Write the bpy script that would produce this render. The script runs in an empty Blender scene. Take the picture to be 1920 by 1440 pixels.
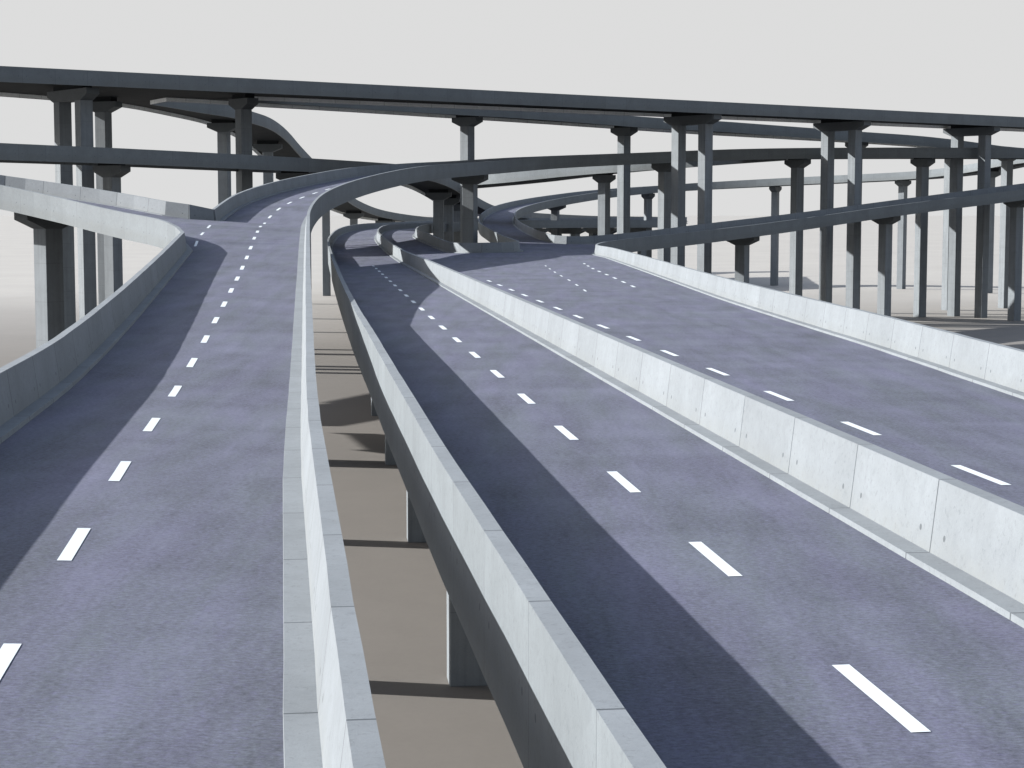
# Motorway interchange: stacked concrete viaducts over ground coloured to fade into the sky, low sun from the left.
import bpy, bmesh, math
from mathutils import Vector, Matrix
from mathutils.geometry import delaunay_2d_cdt
from mathutils.bvhtree import BVHTree

scene = bpy.context.scene
C = scene.collection
# world coordinates in metres (x, y, z of the barrier top's outer edge), ground at z = 0
DECKS = {}
DECKS['R1'] = []
DECKS['R1'].append(('RL1', [
  (-5.21, -12.76, 15.45), (-5.43, -10.72, 15.45), (-5.64, -8.68, 15.45), (-5.86, -6.64, 15.46), (-6.07, -4.60, 15.46), (-6.29, -2.56, 15.46),
  (-6.51, -0.53, 15.45), (-6.75, 1.51, 15.45), (-6.98, 3.54, 15.44), (-7.23, 5.58, 15.42), (-7.49, 7.61, 15.40), (-7.75, 9.64, 15.39),
  (-8.01, 11.68, 15.38), (-8.26, 13.71, 15.38), (-8.52, 15.75, 15.39), (-8.77, 17.78, 15.40), (-9.02, 19.81, 15.41), (-9.27, 21.85, 15.41),
  (-9.51, 23.88, 15.42), (-9.76, 25.92, 15.42), (-10.01, 27.95, 15.42), (-10.26, 29.99, 15.43), (-10.51, 32.02, 15.43), (-10.76, 34.05, 15.43),
  (-11.00, 36.09, 15.43), (-11.23, 38.13, 15.43), (-11.46, 40.16, 15.43), (-11.69, 42.20, 15.43), (-11.92, 44.24, 15.43), (-12.15, 46.27, 15.43),
  (-12.38, 48.31, 15.44), (-12.61, 50.35, 15.46), (-12.84, 52.38, 15.49), (-13.08, 54.42, 15.54), (-13.32, 56.45, 15.58), (-13.56, 58.49, 15.63),
  (-13.80, 60.52, 15.68), (-14.05, 62.56, 15.74), (-14.30, 64.59, 15.79), (-14.55, 66.62, 15.85), (-14.80, 68.66, 15.90), (-15.05, 70.69, 15.96),
  (-15.30, 72.72, 16.02), (-15.56, 74.76, 16.08), (-15.81, 76.79, 16.15), (-16.06, 78.82, 16.21), (-16.32, 80.86, 16.28), (-16.57, 82.89, 16.35),
  (-16.82, 84.92, 16.41), (-17.07, 86.95, 16.49), (-17.32, 88.99, 16.56), (-17.57, 91.02, 16.63), (-17.82, 93.05, 16.71), (-18.07, 95.09, 16.78),
  (-18.31, 97.12, 16.86), (-18.56, 99.15, 16.95), (-18.80, 101.19, 17.03), (-19.04, 103.22, 17.12), (-19.27, 105.25, 17.22), (-19.51, 107.29, 17.32),
  (-19.74, 109.32, 17.42), (-19.97, 111.36, 17.52), (-20.19, 113.39, 17.63), (-20.41, 115.42, 17.74),
], 1, 0))
DECKS['R1'].append(('NB', [
  (-20.41, 115.42, 17.74), (-21.52, 119.78, 18.05), (-22.46, 121.56, 18.35), (-23.47, 123.31, 18.55), (-24.52, 125.04, 18.69), (-25.60, 126.76, 18.82),
  (-26.70, 128.45, 18.96), (-27.84, 130.13, 19.13), (-29.01, 131.78, 19.31), (-30.20, 133.41, 19.51), (-31.45, 135.00, 19.73), (-32.74, 136.55, 19.96),
  (-34.10, 138.04, 20.19), (-35.52, 139.46, 20.44), (-37.00, 140.83, 20.70), (-38.53, 142.14, 20.96), (-40.11, 143.39, 21.23), (-41.72, 144.60, 21.50),
  (-43.36, 145.76, 21.77), (-45.02, 146.90, 22.04), (-46.69, 148.03, 22.31), (-48.36, 149.15, 22.57), (-50.03, 150.27, 22.82), (-51.72, 151.38, 23.08),
  (-53.40, 152.49, 23.33), (-55.09, 153.59, 23.58), (-56.77, 154.69, 23.83), (-58.46, 155.79, 24.08), (-60.15, 156.90, 24.33), (-61.83, 158.00, 24.58),
], 1, 0))
DECKS['R1'].append(('open', [
  (-61.83, 158.00, 24.58), (-66.51, 170.00, 25.48),
], 0, 0))
DECKS['R1'].append(('FB', [
  (-66.51, 170.00, 25.48), (-64.81, 168.87, 25.23), (-63.12, 167.72, 24.99), (-61.44, 166.56, 24.75), (-59.76, 165.40, 24.51), (-58.07, 164.25, 24.27),
  (-56.36, 163.13, 24.03), (-54.61, 162.09, 23.77), (-52.79, 161.17, 23.51), (-50.87, 160.49, 23.22), (-48.88, 160.10, 22.92), (-46.85, 159.93, 22.62),
  (-44.83, 159.76, 22.32), (-42.84, 159.36, 22.03), (-40.94, 158.62, 21.78), (-39.12, 157.69, 21.54), (-37.33, 156.71, 21.30), (-35.55, 155.71, 21.05),
  (-33.79, 154.68, 20.80), (-32.08, 153.56, 20.55), (-30.48, 152.29, 20.30), (-28.97, 150.92, 20.06), (-27.45, 149.56, 19.82), (-25.60, 148.82, 19.58),
  (-24.04, 150.14, 19.19),
], 1, 0))
DECKS['R1'].append(('RL2', [
  (-24.04, 150.14, 19.19), (-24.21, 152.24, 19.31), (-24.36, 154.35, 19.45), (-24.49, 156.47, 19.61), (-24.60, 158.60, 19.77), (-24.68, 160.73, 19.95),
  (-24.74, 162.86, 20.14), (-24.77, 164.97, 20.32), (-24.79, 167.08, 20.49), (-24.79, 169.19, 20.65), (-24.77, 171.30, 20.80), (-24.74, 173.41, 20.95),
  (-24.68, 175.53, 21.10), (-24.61, 177.63, 21.25), (-24.52, 179.73, 21.39), (-24.41, 181.82, 21.53), (-24.30, 183.89, 21.67), (-24.18, 185.96, 21.81),
  (-24.05, 188.01, 21.94), (-23.93, 190.07, 22.07), (-23.80, 192.13, 22.20), (-23.66, 194.21, 22.32), (-23.51, 196.30, 22.44), (-23.34, 198.41, 22.57),
  (-23.15, 200.53, 22.69), (-22.93, 202.66, 22.82), (-22.69, 204.80, 22.95), (-22.41, 206.91, 23.09), (-22.11, 209.01, 23.23), (-21.81, 211.07, 23.36),
  (-21.50, 213.10, 23.50), (-21.19, 215.11, 23.63), (-20.89, 217.11, 23.76), (-20.61, 219.11, 23.88), (-20.33, 221.12, 23.99), (-20.05, 223.14, 24.10),
  (-19.77, 225.18, 24.21), (-19.47, 227.24, 24.32), (-19.17, 229.31, 24.42), (-18.84, 231.40, 24.52), (-18.50, 233.48, 24.62), (-18.14, 235.56, 24.72),
  (-17.76, 237.63, 24.81), (-17.37, 239.69, 24.91), (-16.97, 241.75, 25.00), (-16.55, 243.81, 25.08), (-16.13, 245.86, 25.17), (-15.68, 247.91, 25.26),
  (-15.23, 249.96, 25.34), (-14.76, 251.99, 25.43), (-14.29, 254.01, 25.52), (-13.82, 256.02, 25.60), (-13.34, 258.03, 25.69), (-12.86, 260.06, 25.77),
  (-12.35, 262.12, 25.85), (-11.81, 264.21, 25.94), (-11.23, 266.33, 26.02), (-10.59, 268.46, 26.11), (-9.89, 270.62, 26.20), (-9.12, 272.76, 26.30),
  (-8.28, 274.87, 26.41), (-7.38, 276.96, 26.52), (-6.43, 279.00, 26.64), (-5.44, 281.02, 26.76), (-4.39, 283.01, 26.88), (-3.29, 284.97, 27.01),
  (-2.13, 286.93, 27.13), (-0.91, 288.86, 27.26), (0.40, 290.77, 27.38), (1.79, 292.66, 27.49), (3.24, 294.49, 27.60), (4.77, 296.25, 27.71),
  (6.34, 297.95, 27.82), (7.93, 299.56, 27.92), (9.55, 301.12, 28.03), (11.21, 302.64, 28.13), (12.89, 304.12, 28.23), (14.62, 305.55, 28.33),
  (16.36, 306.92, 28.43), (18.10, 308.23, 28.53), (19.84, 309.50, 28.63), (21.56, 310.74, 28.73), (23.29, 311.96, 28.83), (25.02, 313.16, 28.93),
  (26.76, 314.35, 29.03), (28.50, 315.51, 29.12), (30.24, 316.67, 29.21), (31.97, 317.81, 29.30), (33.69, 318.93, 29.38), (35.41, 320.05, 29.45),
  (37.12, 321.17, 29.52), (38.83, 322.29, 29.59), (40.55, 323.42, 29.65), (42.27, 324.55, 29.71), (44.01, 325.68, 29.77), (45.76, 326.81, 29.82),
  (47.53, 327.93, 29.87), (49.31, 329.05, 29.92), (51.10, 330.16, 29.96), (52.92, 331.26, 30.01), (54.76, 332.35, 30.05), (56.61, 333.42, 30.09),
  (58.48, 334.47, 30.13), (60.36, 335.49, 30.17), (62.24, 336.49, 30.21), (64.13, 337.46, 30.24), (66.02, 338.42, 30.27), (67.92, 339.36, 30.30),
  (69.82, 340.28, 30.33), (71.72, 341.18, 30.35), (73.62, 342.07, 30.38), (75.52, 342.94, 30.40), (77.43, 343.81, 30.42), (79.33, 344.66, 30.44),
  (81.24, 345.50, 30.46), (83.15, 346.33, 30.47), (85.06, 347.15, 30.49), (86.97, 347.97, 30.51), (88.89, 348.78, 30.52), (90.81, 349.59, 30.54),
  (92.75, 350.38, 30.55), (94.69, 351.17, 30.56), (96.64, 351.94, 30.57), (98.58, 352.70, 30.58), (100.53, 353.45, 30.59), (102.48, 354.19, 30.60),
  (104.42, 354.92, 30.60), (106.36, 355.64, 30.61), (108.30, 356.36, 30.61), (110.23, 357.06, 30.62), (112.17, 357.77, 30.62), (114.10, 358.47, 30.63),
  (116.02, 359.18, 30.63), (117.94, 359.88, 30.64), (119.86, 360.57, 30.64), (121.77, 361.28, 30.65), (123.68, 361.98, 30.65), (125.59, 362.69, 30.66),
  (127.51, 363.40, 30.66),
], 1, 0))
DECKS['R1'].append(('open', [
  (127.51, 363.40, 30.66), (130.26, 356.00, 30.66),
], 0, 0))
DECKS['R1'].append(('RR', [
  (130.26, 356.00, 30.66), (128.34, 355.29, 30.66), (126.42, 354.57, 30.65), (124.50, 353.86, 30.65), (122.58, 353.16, 30.64), (120.65, 352.45, 30.64),
  (118.73, 351.75, 30.63), (116.80, 351.05, 30.63), (114.88, 350.35, 30.62), (112.95, 349.65, 30.62), (111.03, 348.94, 30.61), (109.11, 348.23, 30.61),
  (107.19, 347.52, 30.60), (105.27, 346.80, 30.60), (103.35, 346.07, 30.59), (101.44, 345.34, 30.58), (99.53, 344.59, 30.57), (97.63, 343.83, 30.56),
  (95.73, 343.07, 30.55), (93.83, 342.29, 30.54), (91.94, 341.50, 30.52), (90.06, 340.70, 30.51), (88.17, 339.89, 30.49), (86.29, 339.08, 30.47),
  (84.42, 338.26, 30.46), (82.54, 337.44, 30.44), (80.67, 336.60, 30.42), (78.80, 335.76, 30.40), (76.94, 334.90, 30.38), (75.09, 334.04, 30.35),
  (73.24, 333.16, 30.33), (71.39, 332.26, 30.30), (69.56, 331.35, 30.27), (67.73, 330.43, 30.24), (65.91, 329.49, 30.21), (64.10, 328.53, 30.17),
  (62.30, 327.55, 30.13), (60.51, 326.55, 30.09), (58.74, 325.53, 30.05), (56.98, 324.48, 30.01), (55.22, 323.42, 29.96), (53.48, 322.35, 29.92),
  (51.75, 321.26, 29.87), (50.02, 320.16, 29.82), (48.30, 319.05, 29.77), (46.58, 317.93, 29.71), (44.87, 316.81, 29.65), (43.16, 315.68, 29.59),
  (41.45, 314.56, 29.52), (39.73, 313.44, 29.45), (38.02, 312.32, 29.38), (36.30, 311.20, 29.30), (34.59, 310.08, 29.21), (32.89, 308.95, 29.12),
  (31.19, 307.81, 29.03), (29.50, 306.65, 28.93), (27.82, 305.49, 28.83), (26.14, 304.31, 28.73), (24.48, 303.11, 28.63), (22.83, 301.90, 28.53),
  (21.20, 300.67, 28.43), (19.59, 299.41, 28.33), (18.01, 298.10, 28.23), (16.47, 296.76, 28.13), (14.97, 295.37, 28.03), (13.49, 293.95, 27.92),
  (12.06, 292.50, 27.82), (10.66, 291.00, 27.71), (9.32, 289.45, 27.60), (8.05, 287.85, 27.49), (6.84, 286.20, 27.38), (5.69, 284.51, 27.26),
  (4.60, 282.78, 27.13), (3.55, 281.03, 27.01), (2.55, 279.24, 26.88), (1.60, 277.43, 26.76), (0.69, 275.60, 26.64), (-0.16, 273.74, 26.52),
  (-0.97, 271.86, 26.41), (-1.73, 269.96, 26.30), (-2.42, 268.04, 26.20), (-3.06, 266.09, 26.11), (-3.64, 264.13, 26.02), (-4.18, 262.16, 25.94),
  (-4.70, 260.17, 25.85), (-5.18, 258.19, 25.77), (-5.66, 256.19, 25.69), (-6.13, 254.20, 25.60), (-6.60, 252.21, 25.52), (-7.07, 250.22, 25.43),
  (-7.52, 248.22, 25.34), (-7.97, 246.22, 25.26), (-8.40, 244.22, 25.17), (-8.82, 242.22, 25.08), (-9.22, 240.21, 25.00), (-9.61, 238.21, 24.91),
  (-9.99, 236.19, 24.81), (-10.36, 234.18, 24.72), (-10.71, 232.16, 24.62), (-11.04, 230.15, 24.52), (-11.36, 228.12, 24.42), (-11.66, 226.10, 24.32),
  (-11.94, 224.07, 24.21), (-12.22, 222.05, 24.10), (-12.51, 220.02, 23.99), (-12.79, 218.00, 23.88), (-13.08, 215.97, 23.76), (-13.38, 213.95, 23.63),
  (-13.69, 211.93, 23.50), (-13.99, 209.91, 23.36), (-14.29, 207.88, 23.23), (-14.58, 205.86, 23.09), (-14.85, 203.83, 22.95), (-15.08, 201.80, 22.82),
  (-15.29, 199.77, 22.69), (-15.47, 197.73, 22.57), (-15.63, 195.69, 22.44), (-15.78, 193.65, 22.32), (-15.91, 191.61, 22.20), (-16.04, 189.57, 22.07),
  (-16.17, 187.53, 21.94), (-16.29, 185.49, 21.81), (-16.41, 183.45, 21.67), (-16.52, 181.41, 21.53), (-16.62, 179.37, 21.39), (-16.71, 177.33, 21.25),
  (-16.78, 175.28, 21.10), (-16.84, 173.24, 20.95), (-16.87, 171.20, 20.80), (-16.89, 169.16, 20.65), (-16.89, 167.11, 20.49), (-16.87, 165.07, 20.32),
  (-16.84, 163.03, 20.14), (-16.79, 160.99, 19.95), (-16.71, 158.95, 19.77), (-16.60, 156.91, 19.61), (-16.48, 154.88, 19.45), (-16.33, 152.84, 19.31),
  (-16.16, 150.80, 19.19), (-15.99, 148.76, 19.07), (-15.80, 146.72, 18.97), (-15.60, 144.69, 18.88), (-15.39, 142.65, 18.79), (-15.18, 140.62, 18.71),
  (-14.96, 138.58, 18.62), (-14.74, 136.54, 18.54), (-14.52, 134.51, 18.46), (-14.30, 132.47, 18.37), (-14.09, 130.44, 18.28), (-13.87, 128.40, 18.18),
  (-13.65, 126.37, 18.08), (-13.44, 124.33, 17.98), (-13.22, 122.30, 17.87), (-13.00, 120.27, 17.76), (-12.78, 118.23, 17.65), (-12.56, 116.20, 17.54),
  (-12.34, 114.17, 17.43), (-12.12, 112.13, 17.32), (-11.90, 110.10, 17.21), (-11.68, 108.06, 17.11), (-11.46, 106.03, 17.01), (-11.23, 103.99, 16.91),
  (-11.01, 101.96, 16.82), (-10.79, 99.92, 16.73), (-10.57, 97.89, 16.65), (-10.35, 95.86, 16.56), (-10.13, 93.82, 16.48), (-9.91, 91.78, 16.40),
  (-9.69, 89.75, 16.33), (-9.46, 87.72, 16.25), (-9.24, 85.68, 16.18), (-9.02, 83.64, 16.10), (-8.79, 81.61, 16.03), (-8.57, 79.57, 15.96),
  (-8.35, 77.54, 15.89), (-8.12, 75.50, 15.82), (-7.90, 73.47, 15.75), (-7.68, 71.43, 15.69), (-7.45, 69.40, 15.63), (-7.22, 67.36, 15.57),
  (-7.00, 65.33, 15.51), (-6.78, 63.29, 15.45), (-6.55, 61.26, 15.39), (-6.33, 59.22, 15.34), (-6.10, 57.18, 15.29), (-5.88, 55.15, 15.24),
  (-5.66, 53.11, 15.20), (-5.43, 51.08, 15.16), (-5.21, 49.04, 15.14), (-4.98, 47.00, 15.13), (-4.76, 44.97, 15.13), (-4.53, 42.93, 15.13),
  (-4.30, 40.90, 15.13), (-4.07, 38.86, 15.13), (-3.83, 36.83, 15.13), (-3.60, 34.79, 15.13), (-3.35, 32.76, 15.13), (-3.10, 30.72, 15.13),
  (-2.85, 28.69, 15.12), (-2.60, 26.66, 15.12), (-2.35, 24.62, 15.12), (-2.10, 22.59, 15.11), (-1.85, 20.56, 15.11), (-1.61, 18.52, 15.10),
  (-1.35, 16.49, 15.09), (-1.10, 14.46, 15.08), (-0.84, 12.42, 15.08), (-0.58, 10.39, 15.09), (-0.33, 8.36, 15.10), (-0.07, 6.33, 15.12),
  (0.18, 4.29, 15.14), (0.42, 2.26, 15.15), (0.65, 0.22, 15.15), (0.87, -1.81, 15.16), (1.09, -3.85, 15.16), (1.30, -5.89, 15.15),
  (1.52, -7.92, 15.15), (1.74, -9.96, 15.15), (1.95, -12.00, 15.15),
], 1, 0))
DECKS['R1'].append(('open', [
  (1.95, -12.00, 15.15), (-5.21, -12.76, 15.45),
], 0, 0))
DECKS['A'] = []
DECKS['A'].append(('L', [
  (3.85, -12.00, 15.15), (3.61, -9.97, 15.15), (3.37, -7.93, 15.15), (3.13, -5.90, 15.15), (2.89, -3.86, 15.15), (2.65, -1.83, 15.15),
  (2.41, 0.20, 15.15), (2.17, 2.24, 15.15), (1.93, 4.27, 15.14), (1.68, 6.30, 15.13), (1.43, 8.34, 15.11), (1.18, 10.37, 15.10),
  (0.93, 12.40, 15.09), (0.68, 14.44, 15.08), (0.43, 16.47, 15.09), (0.18, 18.50, 15.09), (-0.07, 20.54, 15.10), (-0.33, 22.57, 15.11),
  (-0.58, 24.60, 15.12), (-0.83, 26.63, 15.12), (-1.08, 28.67, 15.12), (-1.32, 30.70, 15.12), (-1.56, 32.73, 15.13), (-1.79, 34.77, 15.13),
  (-2.02, 36.80, 15.13), (-2.25, 38.84, 15.13), (-2.49, 40.87, 15.14), (-2.72, 42.91, 15.14), (-2.96, 44.94, 15.14), (-3.19, 46.98, 15.15),
  (-3.42, 49.01, 15.15), (-3.65, 51.05, 15.15), (-3.88, 53.08, 15.15), (-4.10, 55.12, 15.15), (-4.33, 57.16, 15.15), (-4.56, 59.19, 15.15),
  (-4.79, 61.23, 15.15), (-5.03, 63.26, 15.15), (-5.26, 65.30, 15.15), (-5.49, 67.33, 15.15), (-5.73, 69.36, 15.15), (-5.96, 71.40, 15.15),
  (-6.19, 73.44, 15.15), (-6.42, 75.47, 15.16), (-6.65, 77.51, 15.16), (-6.87, 79.54, 15.16), (-7.09, 81.58, 15.16), (-7.32, 83.61, 15.16),
  (-7.54, 85.65, 15.16), (-7.76, 87.69, 15.16), (-7.99, 89.72, 15.16), (-8.21, 91.76, 15.16), (-8.43, 93.79, 15.16), (-8.65, 95.83, 15.16),
  (-8.87, 97.87, 15.16), (-9.09, 99.90, 15.16), (-9.31, 101.94, 15.16), (-9.53, 103.97, 15.16), (-9.75, 106.01, 15.16), (-9.97, 108.05, 15.17),
  (-10.19, 110.08, 15.17), (-10.41, 112.12, 15.17), (-10.63, 114.16, 15.17), (-10.85, 116.19, 15.17), (-11.06, 118.23, 15.17), (-11.28, 120.27, 15.17),
  (-11.50, 122.30, 15.17), (-11.71, 124.34, 15.17), (-11.93, 126.38, 15.17), (-12.15, 128.41, 15.17), (-12.36, 130.45, 15.17), (-12.58, 132.49, 15.17),
  (-12.79, 134.52, 15.16), (-13.01, 136.56, 15.16), (-13.22, 138.60, 15.16), (-13.43, 140.63, 15.16), (-13.65, 142.67, 15.16), (-13.86, 144.71, 15.16),
  (-14.07, 146.75, 15.16), (-14.29, 148.78, 15.16), (-14.50, 150.82, 15.16), (-14.71, 152.86, 15.15), (-14.93, 154.90, 15.15), (-15.14, 156.93, 15.16),
  (-15.35, 158.97, 15.16), (-15.56, 161.01, 15.16), (-15.78, 163.04, 15.16), (-15.99, 165.08, 15.16), (-16.21, 167.12, 15.17), (-16.42, 169.15, 15.17),
  (-16.64, 171.19, 15.18), (-16.85, 173.23, 15.18), (-17.06, 175.26, 15.19), (-17.28, 177.30, 15.20), (-17.49, 179.34, 15.20), (-17.70, 181.38, 15.21),
  (-17.92, 183.41, 15.21), (-18.13, 185.45, 15.22), (-18.34, 187.49, 15.22), (-18.55, 189.52, 15.22), (-18.76, 191.56, 15.22), (-18.97, 193.60, 15.22),
  (-19.18, 195.64, 15.22), (-19.39, 197.67, 15.22), (-19.61, 199.71, 15.22), (-19.82, 201.75, 15.21), (-20.02, 203.79, 15.21), (-20.23, 205.82, 15.21),
  (-20.44, 207.86, 15.20), (-20.65, 209.90, 15.20), (-20.86, 211.94, 15.19), (-21.07, 213.97, 15.19), (-21.27, 216.01, 15.19), (-21.48, 218.05, 15.18),
  (-21.69, 220.09, 15.18), (-21.89, 222.12, 15.18), (-22.10, 224.16, 15.18), (-22.30, 226.20, 15.18), (-22.50, 228.24, 15.18), (-22.70, 230.28, 15.19),
  (-22.91, 232.31, 15.19), (-23.11, 234.35, 15.20), (-23.31, 236.39, 15.20), (-23.51, 238.43, 15.21), (-23.71, 240.47, 15.21), (-23.92, 242.51, 15.22),
  (-24.12, 244.54, 15.23), (-24.32, 246.58, 15.24), (-24.51, 248.62, 15.25), (-24.71, 250.66, 15.26), (-24.90, 252.70, 15.27), (-25.10, 254.74, 15.28),
  (-25.29, 256.78, 15.29), (-25.48, 258.82, 15.30), (-25.66, 260.86, 15.31), (-25.84, 262.90, 15.32), (-26.02, 264.94, 15.34), (-26.20, 266.98, 15.35),
  (-26.38, 269.02, 15.37), (-26.55, 271.06, 15.38), (-26.72, 273.10, 15.39), (-26.88, 275.14, 15.41), (-27.05, 277.18, 15.43), (-27.21, 279.22, 15.45),
  (-27.37, 281.27, 15.46), (-27.53, 283.31, 15.48), (-27.68, 285.35, 15.50), (-27.84, 287.39, 15.52), (-28.00, 289.43, 15.54), (-28.15, 291.48, 15.56),
  (-28.31, 293.52, 15.58), (-28.46, 295.56, 15.60), (-28.62, 297.60, 15.62), (-28.78, 299.64, 15.64), (-28.93, 301.69, 15.66), (-29.08, 303.73, 15.69),
  (-29.23, 305.77, 15.71), (-29.38, 307.81, 15.73), (-29.53, 309.86, 15.75), (-29.67, 311.90, 15.78), (-29.80, 313.94, 15.80), (-29.93, 315.99, 15.82),
  (-30.06, 318.03, 15.84), (-30.19, 320.08, 15.87), (-30.31, 322.12, 15.89), (-30.42, 324.17, 15.91), (-30.54, 326.21, 15.93), (-30.65, 328.26, 15.96),
  (-30.75, 330.30, 15.98), (-30.86, 332.35, 16.00), (-30.96, 334.39, 16.02), (-31.06, 336.44, 16.05), (-31.15, 338.48, 16.07), (-31.25, 340.53, 16.09),
  (-31.33, 342.58, 16.11), (-31.42, 344.62, 16.12), (-31.50, 346.67, 16.14), (-31.58, 348.71, 16.16), (-31.66, 350.76, 16.18), (-31.74, 352.81, 16.19),
  (-31.81, 354.86, 16.21), (-31.88, 356.90, 16.22), (-31.95, 358.95, 16.23), (-32.01, 361.00, 16.25), (-32.06, 363.04, 16.26), (-32.10, 365.09, 16.27),
  (-32.14, 367.14, 16.28), (-32.17, 369.19, 16.29), (-32.19, 371.24, 16.31), (-32.20, 373.28, 16.32), (-32.20, 375.33, 16.33), (-32.20, 377.38, 16.35),
  (-32.19, 379.43, 16.36), (-32.18, 381.48, 16.38), (-32.16, 383.52, 16.39), (-32.13, 385.57, 16.40), (-32.10, 387.62, 16.42), (-32.05, 389.67, 16.43),
  (-32.00, 391.71, 16.44), (-31.94, 393.76, 16.45), (-31.87, 395.81, 16.46), (-31.78, 397.86, 16.48), (-31.69, 399.90, 16.48), (-31.58, 401.95, 16.49),
  (-31.46, 403.99, 16.50), (-31.34, 406.04, 16.50), (-31.20, 408.08, 16.51), (-31.06, 410.12, 16.51), (-30.91, 412.17, 16.51), (-30.75, 414.21, 16.51),
  (-30.59, 416.25, 16.51), (-30.41, 418.29, 16.51), (-30.23, 420.33, 16.51), (-30.04, 422.37, 16.51), (-29.83, 424.41, 16.51), (-29.62, 426.44, 16.51),
  (-29.39, 428.48, 16.51), (-29.14, 430.51, 16.51), (-28.89, 432.54, 16.52), (-28.61, 434.57, 16.52), (-28.31, 436.60, 16.53), (-27.99, 438.62, 16.54),
  (-27.66, 440.64, 16.56), (-27.30, 442.66, 16.57), (-26.92, 444.67, 16.59), (-26.52, 446.68, 16.60), (-26.11, 448.69, 16.62), (-25.68, 450.69, 16.64),
  (-25.24, 452.69, 16.66), (-24.79, 454.69, 16.67), (-24.33, 456.69, 16.69), (-23.87, 458.68, 16.71), (-23.41, 460.68, 16.72), (-22.96, 462.67, 16.74),
  (-22.50, 464.67, 16.75), (-22.04, 466.67, 16.77), (-21.57, 468.66, 16.78), (-21.09, 470.65, 16.80), (-20.58, 472.64, 16.81), (-20.06, 474.62, 16.82),
  (-19.51, 476.59, 16.84), (-18.92, 478.55, 16.86), (-18.30, 480.50, 16.87), (-17.65, 482.44, 16.89), (-16.96, 484.37, 16.90), (-16.24, 486.29, 16.92),
  (-15.50, 488.20, 16.94), (-14.73, 490.10, 16.95), (-13.93, 491.98, 16.97), (-13.11, 493.86, 16.99), (-12.26, 495.72, 17.01), (-11.37, 497.57, 17.02),
  (-10.46, 499.40, 17.04), (-9.52, 501.22, 17.06), (-8.54, 503.02, 17.08), (-7.55, 504.81, 17.09), (-6.52, 506.58, 17.11), (-5.46, 508.34, 17.13),
  (-4.37, 510.07, 17.14), (-3.25, 511.78, 17.16), (-2.08, 513.47, 17.18), (-0.88, 515.13, 17.19), (0.36, 516.75, 17.21), (1.64, 518.36, 17.22),
  (2.94, 519.93, 17.23), (4.28, 521.49, 17.24), (5.63, 523.02, 17.25), (7.01, 524.54, 17.25), (8.41, 526.04, 17.26), (9.81, 527.52, 17.27),
  (11.24, 529.00, 17.27), (12.68, 530.45, 17.28), (14.14, 531.89, 17.28), (15.61, 533.32, 17.28), (17.10, 534.72, 17.29), (18.60, 536.11, 17.29),
  (20.13, 537.48, 17.29), (21.67, 538.83, 17.30), (23.23, 540.15, 17.30), (24.82, 541.45, 17.30), (26.43, 542.71, 17.30), (28.07, 543.94, 17.30),
  (29.75, 545.11, 17.30), (31.46, 546.24, 17.30), (33.21, 547.29, 17.30), (35.00, 548.29, 17.30), (36.82, 549.24, 17.30), (38.66, 550.13, 17.29),
  (40.52, 550.99, 17.29), (42.39, 551.82, 17.29), (44.27, 552.64, 17.28), (46.15, 553.46, 17.28), (48.02, 554.29, 17.27), (49.88, 555.14, 17.27),
  (51.74, 556.00, 17.27),
], 1, 0))
DECKS['A'].append(('open', [
  (51.74, 556.00, 17.27), (43.74, 470.00, 16.87),
], 0, 0))
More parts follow.
